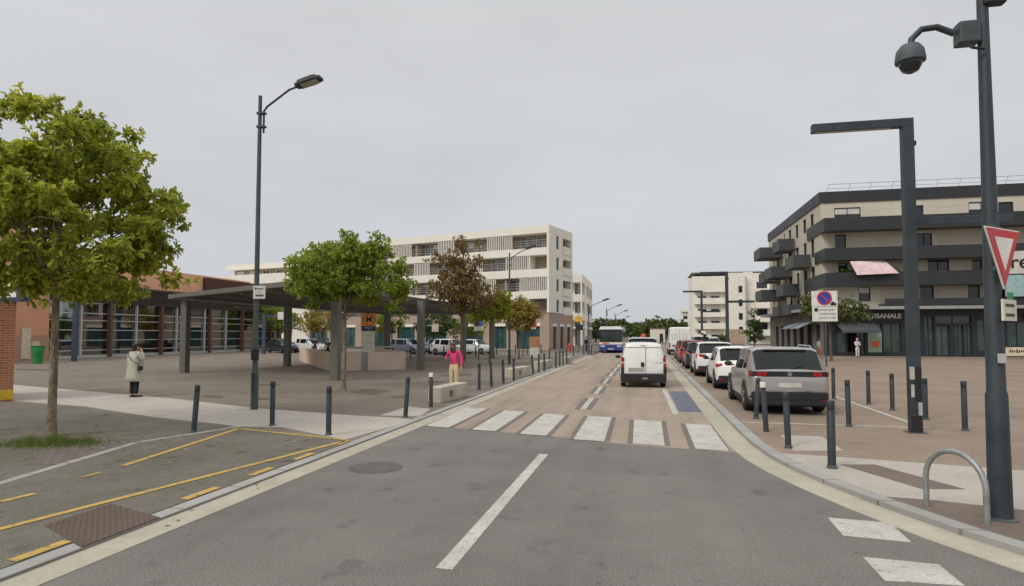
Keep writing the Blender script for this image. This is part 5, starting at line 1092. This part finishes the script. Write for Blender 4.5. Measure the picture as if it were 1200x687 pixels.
def person(label, p, rz, H_, arms, legs, top, bottom, hair, hair_len=.12, coat=None, head_tilt=0.0, group=None, wide=1.0, sleeve_full=True):
    """faces local -y; arms: per side (elbow, wrist, hand tip) offsets in units of height; legs: per side (knee, ankle, toe)"""
    t = thing('person', label, 'person', p, rz, group); h = H_
    V = lambda x, y, z, r, r2=None: (x*h, y*h, z*h, r*h*wide if z < .84 else r*h, (r2 or r)*h*(wide if z < .84 else 1))
    hips, waist, chest, neck0, neck = V(0, 0, .52, .075, .06), V(0, .0, .61, .066, .052), V(0, .005, .74, .078, .056), V(0, .003, .825, .04, .036), V(0, -.005, .862, .028)
    hy_ = -.01-.03*head_tilt; head1, head2 = V(0, hy_, .905, .044, .05), V(0, hy_-.006-.02*head_tilt, .955-.008*head_tilt, .046, .054)
    vs = [hips, waist, chest, neck0, neck, head1, head2]; es = [(0, 1), (1, 2), (2, 3), (3, 4), (4, 5), (5, 6)]
    fingers = []
    topv = [V(0, 0, .505, .086, .07), V(0, 0, .6, .078, .063), V(0, .005, .74, .088, .064), V(0, .003, .825, .046, .042)]; tope = [(0, 1), (1, 2), (2, 3)]
    botv = [V(0, 0, .6, .074, .06), V(0, 0, .5, .08, .068)]; bote = [(0, 1)]
    shoes = MB()
    for s_, (el, wr, hd), (kn, an, to) in zip((-1, 1), arms, legs):
        n = len(vs); sh = (s_*.108*wide, .004, .808)
        vs += [V(*sh, .036), V(*el, .026), V(*wr, .018), V(*hd, .02, .012)]; es += [(2, n), (n, n+1), (n+1, n+2), (n+2, n+3)]
        n = len(topv); topv += [V(*sh, .043), V(*el, .034), V(*[wr[k]*.93+el[k]*.07 for k in range(3)], .026)]; tope += [(2, n), (n, n+1), (n+1, n+2)]
        n = len(vs); vs += [V(s_*.05, 0, .49, .055), V(*kn, .034), V(*an, .022), V(*to, .02, .016)]; es += [(0, n), (n, n+1), (n+1, n+2), (n+2, n+3)]
        n = len(botv); botv += [V(s_*.052, 0, .47, .064), V(*kn, .047), V(an[0], an[1], max(an[2], .05)+.005, .038)]; bote += [(1, n), (n, n+1), (n+1, n+2)]
        W0, H0 = Vector(wr)*h, Vector(hd)*h; dr = (H0-W0).normalized(); sd_ = dr.cross(Vector((0, 1, .2))).normalized(); bn = dr.cross(sd_)
        for k, ln in enumerate((.042, .048, .045, .036)): 
            a = H0+sd_*(k-1.5)*.010*h-dr*.01*h; fingers.append(([a, a+dr*ln*.5*h, a+dr*ln*.9*h+bn*.012*h], [.0062*h, .0056*h, .0045*h]))
        a = W0.lerp(H0, .5)-sd_*.014*h; fingers.append(([a, a-sd_*.014*h+dr*.016*h, a-sd_*.018*h+dr*.036*h], [.0066*h, .006*h, .005*h]))
        A_, T_ = Vector(an)*h, Vector(to)*h; d = (T_-A_); d.z = 0; d.normalize(); i = Vector((-d.y, d.x, 0)); b0 = A_-d*.03*h; e_ = A_+d*.125*h
        shoes.prism([(q_.x, q_.y) for q_ in (b0-i*.024*h, b0+i*.024*h, A_+d*.07*h+i*.03*h, e_+i*.012*h, e_-i*.012*h, A_+d*.07*h-i*.03*h)], A_.z-.035*h if A_.z > .06*h else 0, (A_.z-.035*h if A_.z > .06*h else 0)+.035*h)
    body = skinmesh('body', vs, es, SKIN, t)
    # face, ears and fingers merged into the same body mesh
    fx = MB(); hc = Vector(head2[:3]); hc.z -= .02*h
    fx.ball((hc.x, hc.y-.056*h, hc.z-.006*h), (.009*h, .014*h, .014*h), 6, 5)
    for s_ in (-1, 1): fx.ball((hc.x+s_*.046*h, hc.y+.006*h, hc.z-.004*h), (.007*h, .012*h, .018*h), 6, 5)
    for pa, ra in fingers: fx.tube(pa, ra, 6)
    bm = bmesh.new(); bm.from_mesh(body.data); i0 = [bm.verts.new(v) for v in fx.v]
    for f in fx.f:
        try: bm.faces.new([i0[k] for k in f]).smooth = True
        except ValueError: pass
    bm.to_mesh(body.data); bm.free()
    ey = MB()
    for s_ in (-1, 1): ey.ball((hc.x+s_*.018*h, hc.y-.047*h, hc.z+.006*h), (.007*h, .006*h, .005*h), 6, 5)
    ey.build('eyes', BLACKP, t); MB().ball((hc.x, hc.y-.05*h, hc.z-.03*h), (.015*h, .006*h, .004*h), 8, 4).build('mouth', M('lips', C(150, 80, 76), .6), t)
    hm = MB().ball((hc.x, hc.y+.012*h, hc.z+.022*h), (.053*h, .056*h, .048*h), 14, 9).ball((hc.x, hc.y+.03*h, hc.z-hair_len*h*.4), (.048*h, .032*h, .03*h+hair_len*h*.5), 12, 8)
    if hair_len > .1:
        for s_ in (-1, 1): hm.ball((hc.x+s_*.042*h, hc.y+.012*h, hc.z-hair_len*h*.35), (.018*h, .034*h, .02*h+hair_len*h*.45), 10, 7)
    hm.build('hair', hair, t, smooth=True, ang=80)
    if coat is None: skinmesh('top', topv, tope, top, t, root=1)
    skinmesh('trousers', botv, bote, bottom, t, root=1); shoes.build('shoes', SHOE, t, bevel=.008)
    if coat:
        cm, zl, fl_ = coat; prof = [(.818, .052, .05), (.80, .105, .07), (.74, .125, .085), (.62, .125, .095), (.5, .14, .11), (.38, .155, .12), (zl, .165, .125), (zl-.004, .15, .112)]
        b = MB(); seg = 22; i = 0
        for z, rx, ry in prof:
            for k in range(seg):
                a = 2*PI*k/seg; f = 1+.05*math.sin(a*5+1)*max(0, (.7-z)/.4)+.03*math.sin(a*9+z*12)*max(0, (.75-z)/.4); b.v.append((rx*h*math.cos(a)*f*fl_, (ry*math.sin(a)*f+.01)*h, z*h))
        for r_ in range(len(prof)-1):
            for k in range(seg): b.f.append((r_*seg+k, r_*seg+(k+1) % seg, (r_+1)*seg+(k+1) % seg, (r_+1)*seg+k)); b.mi.append(0)
        b.build('coat', cm, t, smooth=True, ang=80)
        topv2 = topv[:]
        skinmesh('coat_sleeves', [(v[0], v[1], v[2], v[3]*1.18, v[4]*1.12) for v in topv2[1:]], [(a-1, c-1) for a, c in tope[1:]], cm, t, root=1)
    return t
stand = (((-.055, -.004, .27), (-.056, .006, .04), (-.065, -.075, .014)), ((.055, -.004, .27), (.056, .006, .04), (.065, -.075, .014)))
down = ((-.15, .02, .65), (-.165, -.02, .51), (-.165, -.035, .45)), ((.15, .02, .65), (.165, -.02, .51), (.165, -.035, .45))
COATM = M('pale_grey_coat', C(176, 172, 158), .9, 0, .06, 3, 40); PINKM = M('pink_knit', C(218, 66, 122), .9, 0, .06, 3, 60); BEIGE = M('cream_trousers', C(206, 188, 148), .9, 0, .06, 3, 40); DARKT = M('black_trousers', C(30, 30, 36), .85)
phone_arm = ((.15, -.03, .66), (.075, -.09, .83), (.05, -.085, .9))
w1 = person('person in a long pale grey coat and black trousers holding a phone to the ear', g(157, 465.5), R_(168), 1.66, (((-.17, -.04, .68), (-.1, -.07, .84), (-.066, -.05, .9)), down[1]), stand, COATM, DARKT, HAIRB, .06, coat=(COATM, .30, 1.0), wide=1.08)
h = 1.66
MB().box(-.068*h, -.05*h, -.075*h, -.045*h, .875*h, .955*h).build('phone', BLACKP, w1)
bag = thing('shoulder_bag', 'small black shoulder bag on the hip of the person in the grey coat', 'bag', g(157, 465.5), R_(168))
MB().box(-.195*h, -.14*h, -.03*h, .05*h, .5*h, .585*h).build('bag_body', BLACKP, bag, bevel=.02)
MB().tube([(-.155*h, .0, .6*h), (-.1*h, .125*h, .68*h), (.02*h, .115*h, .765*h), (.1*h, .06*h, .825*h), (.085*h, -.04*h, .815*h), (-.0*h, -.1*h, .74*h), (-.15*h, -.06*h, .6*h)], .009, 6).build('strap', BLACKP, bag)
w2 = person('person in a bright pink top and cream trousers looking down at a phone', g(532, 458.5), R_(-8), 1.68, (((-.16, -.02, .67), (-.1, -.12, .66), (-.07, -.145, .68)), ((.16, .02, .65), (.17, -.015, .51), (.168, -.03, .45))), stand, PINKM, BEIGE, HAIRR, .16, head_tilt=1.0)
h = 1.68; MB().box(-.09*h, -.05*h, -.155*h, -.147*h, .675*h, .75*h).build('phone', BLACKP, w2)
GREYT = M('grey_top', C(150, 146, 142), .9); WHT = M('white_top', C(206, 198, 200), .9); DENIM = M('denim', C(70, 80, 104), .9); OLV = M('olive_jacket', C(92, 84, 52), .9)
p3 = person('person in a pale top and dark hair walking by the shop awning', g(960, 420), R_(100), 1.66, down, (((-.055, -.05, .28), (-.056, -.06, .04), (-.06, -.14, .014)), ((.055, .03, .28), (.056, .1, .05), (.065, .03, .02))), GREYT, M('tan_trousers', C(150, 96, 76), .9), HAIRB, .1)
p4 = person('person in white clothing standing at the shop door under the dark awning', g(1005, 419), R_(20), 1.62, (((-.15, -.02, .66), (-.08, -.11, .62), (-.04, -.12, .63)), ((.15, -.02, .66), (.08, -.11, .62), (.04, -.12, .63))), stand, WHT, M('white_trousers', C(200, 194, 196), .9), M('pale_scarf', C(190, 176, 186), .9), .1)
p5 = person('person in an olive jacket standing behind the pink metro wall', g(384, 421), R_(60), 1.62, down, stand, OLV, DARKT, HAIRB, .06)
p6 = person('person in dark clothes standing near the plain blue post', g(369, 415.5), R_(30), 1.7, down, stand, M('navy_jacket', C(34, 38, 52), .9), DARKT, HAIRB, .05)
p7 = person('person in dark clothes waiting on the pavement beside the bus', g(687, 413), R_(60), 1.7, down, stand, M('navy_jacket', C(34, 38, 52), .9), DENIM, HAIRB, .05)
# ---------------------------------------------------------------- small ground details
rng = np.random.default_rng(8); b = MB()
def fallen(cx, cy, sx_, sy_, n, z):
    for i in range(n):
        x, y = cx+rng.normal(0, sx_), cy+rng.normal(0, sy_); a = rng.uniform(0, 6.28); l_, w = rng.uniform(.03, .06), rng.uniform(.012, .025); c_, s_ = math.cos(a), math.sin(a)
        if x > -5.25: continue
        b.quad((x-c_*l_, y-s_*l_, z), (x-s_*w, y+c_*w, z+.008), (x+c_*l_, y+s_*l_, z+.004), (x+s_*w, y-c_*w, z+.006))
fallen(-10.2, 9.6, 1.6, 1.3, 150, K+.022); fallen(-9.8, 19.6, 1.6, 1.4, 110, K+.012); fallen(-10, 36, 1.8, 1.6, 90, K+.012)
for i in range(70):
    x, y = rng.uniform(-4.98, -4.8), rng.uniform(3.5, 40); a = rng.uniform(0, 6.28); l_ = .035; c_, s_ = math.cos(a), math.sin(a); zz = .012+(-4.73-x)*.135; b.quad((x-c_*l_, y-s_*l_, zz), (x-s_*.015, y+c_*.015, zz+.005), (x+c_*l_, y+s_*l_, zz+.001), (x+s_*.015, y-c_*.015, zz+.006))
tag(b.build('fallen_leaves', leaf_mat('fallen_leaf', [C(92, 78, 40), C(116, 90, 48), C(132, 104, 56), C(84, 64, 40)], .1)), 'scattered fallen leaves on the paving under the left trees', 'fallen leaves', kind='stuff')
MB().box(-.045, .045, -.1, -.085, .45, .95).build('access_hatch', POLE, L1, bevel=.004)
for px, py, sz in ((350, 527, .06), (345, 519, .05), (362, 516, .05), (217, 528, .03)):
    o = thing('paper_scrap', {350: 'white paper scrap nearest the yellow line in the loading bay', 345: 'white paper scrap lying in the middle of the loading bay', 362: 'white paper scrap near the far yellow line of the bay', 217: 'tiny white scrap at the left of the loading bay'}[px], 'litter', g(px, py)+Vector((0, 0, .013)), px)
    MB().quad((-sz, -sz*.7, 0), (sz, -sz*.6, .012), (sz*.8, sz*.7, .02), (-sz*.9, sz*.6, .004)).build('crumpled_sheet', SW, o)
# planters on a balcony of the dark building
for px, lab, n_ in ((993, 'small leafy green plant on the balcony left of the pink sun sail', 5), (1044, 'small leafy green plant on the balcony right of the pink sun sail', 4)):
    p = D(px, 322, 59.4); t = thing('balcony_plant', lab, 'plant', (p.x, 59.35, K+7.2), 0, 'plants on the charcoal balcony')
    MB().box(-.4, .4, -.12, .12, -.2, .12).build('planter', M('planter_grey', C(90, 88, 84), .8), t)
    leaf_cloud('foliage', DEEP, t, [(x, 0, .35) for x in np.linspace(-.45, .45, n_)], 42, .22, .14, np.random.default_rng(px))
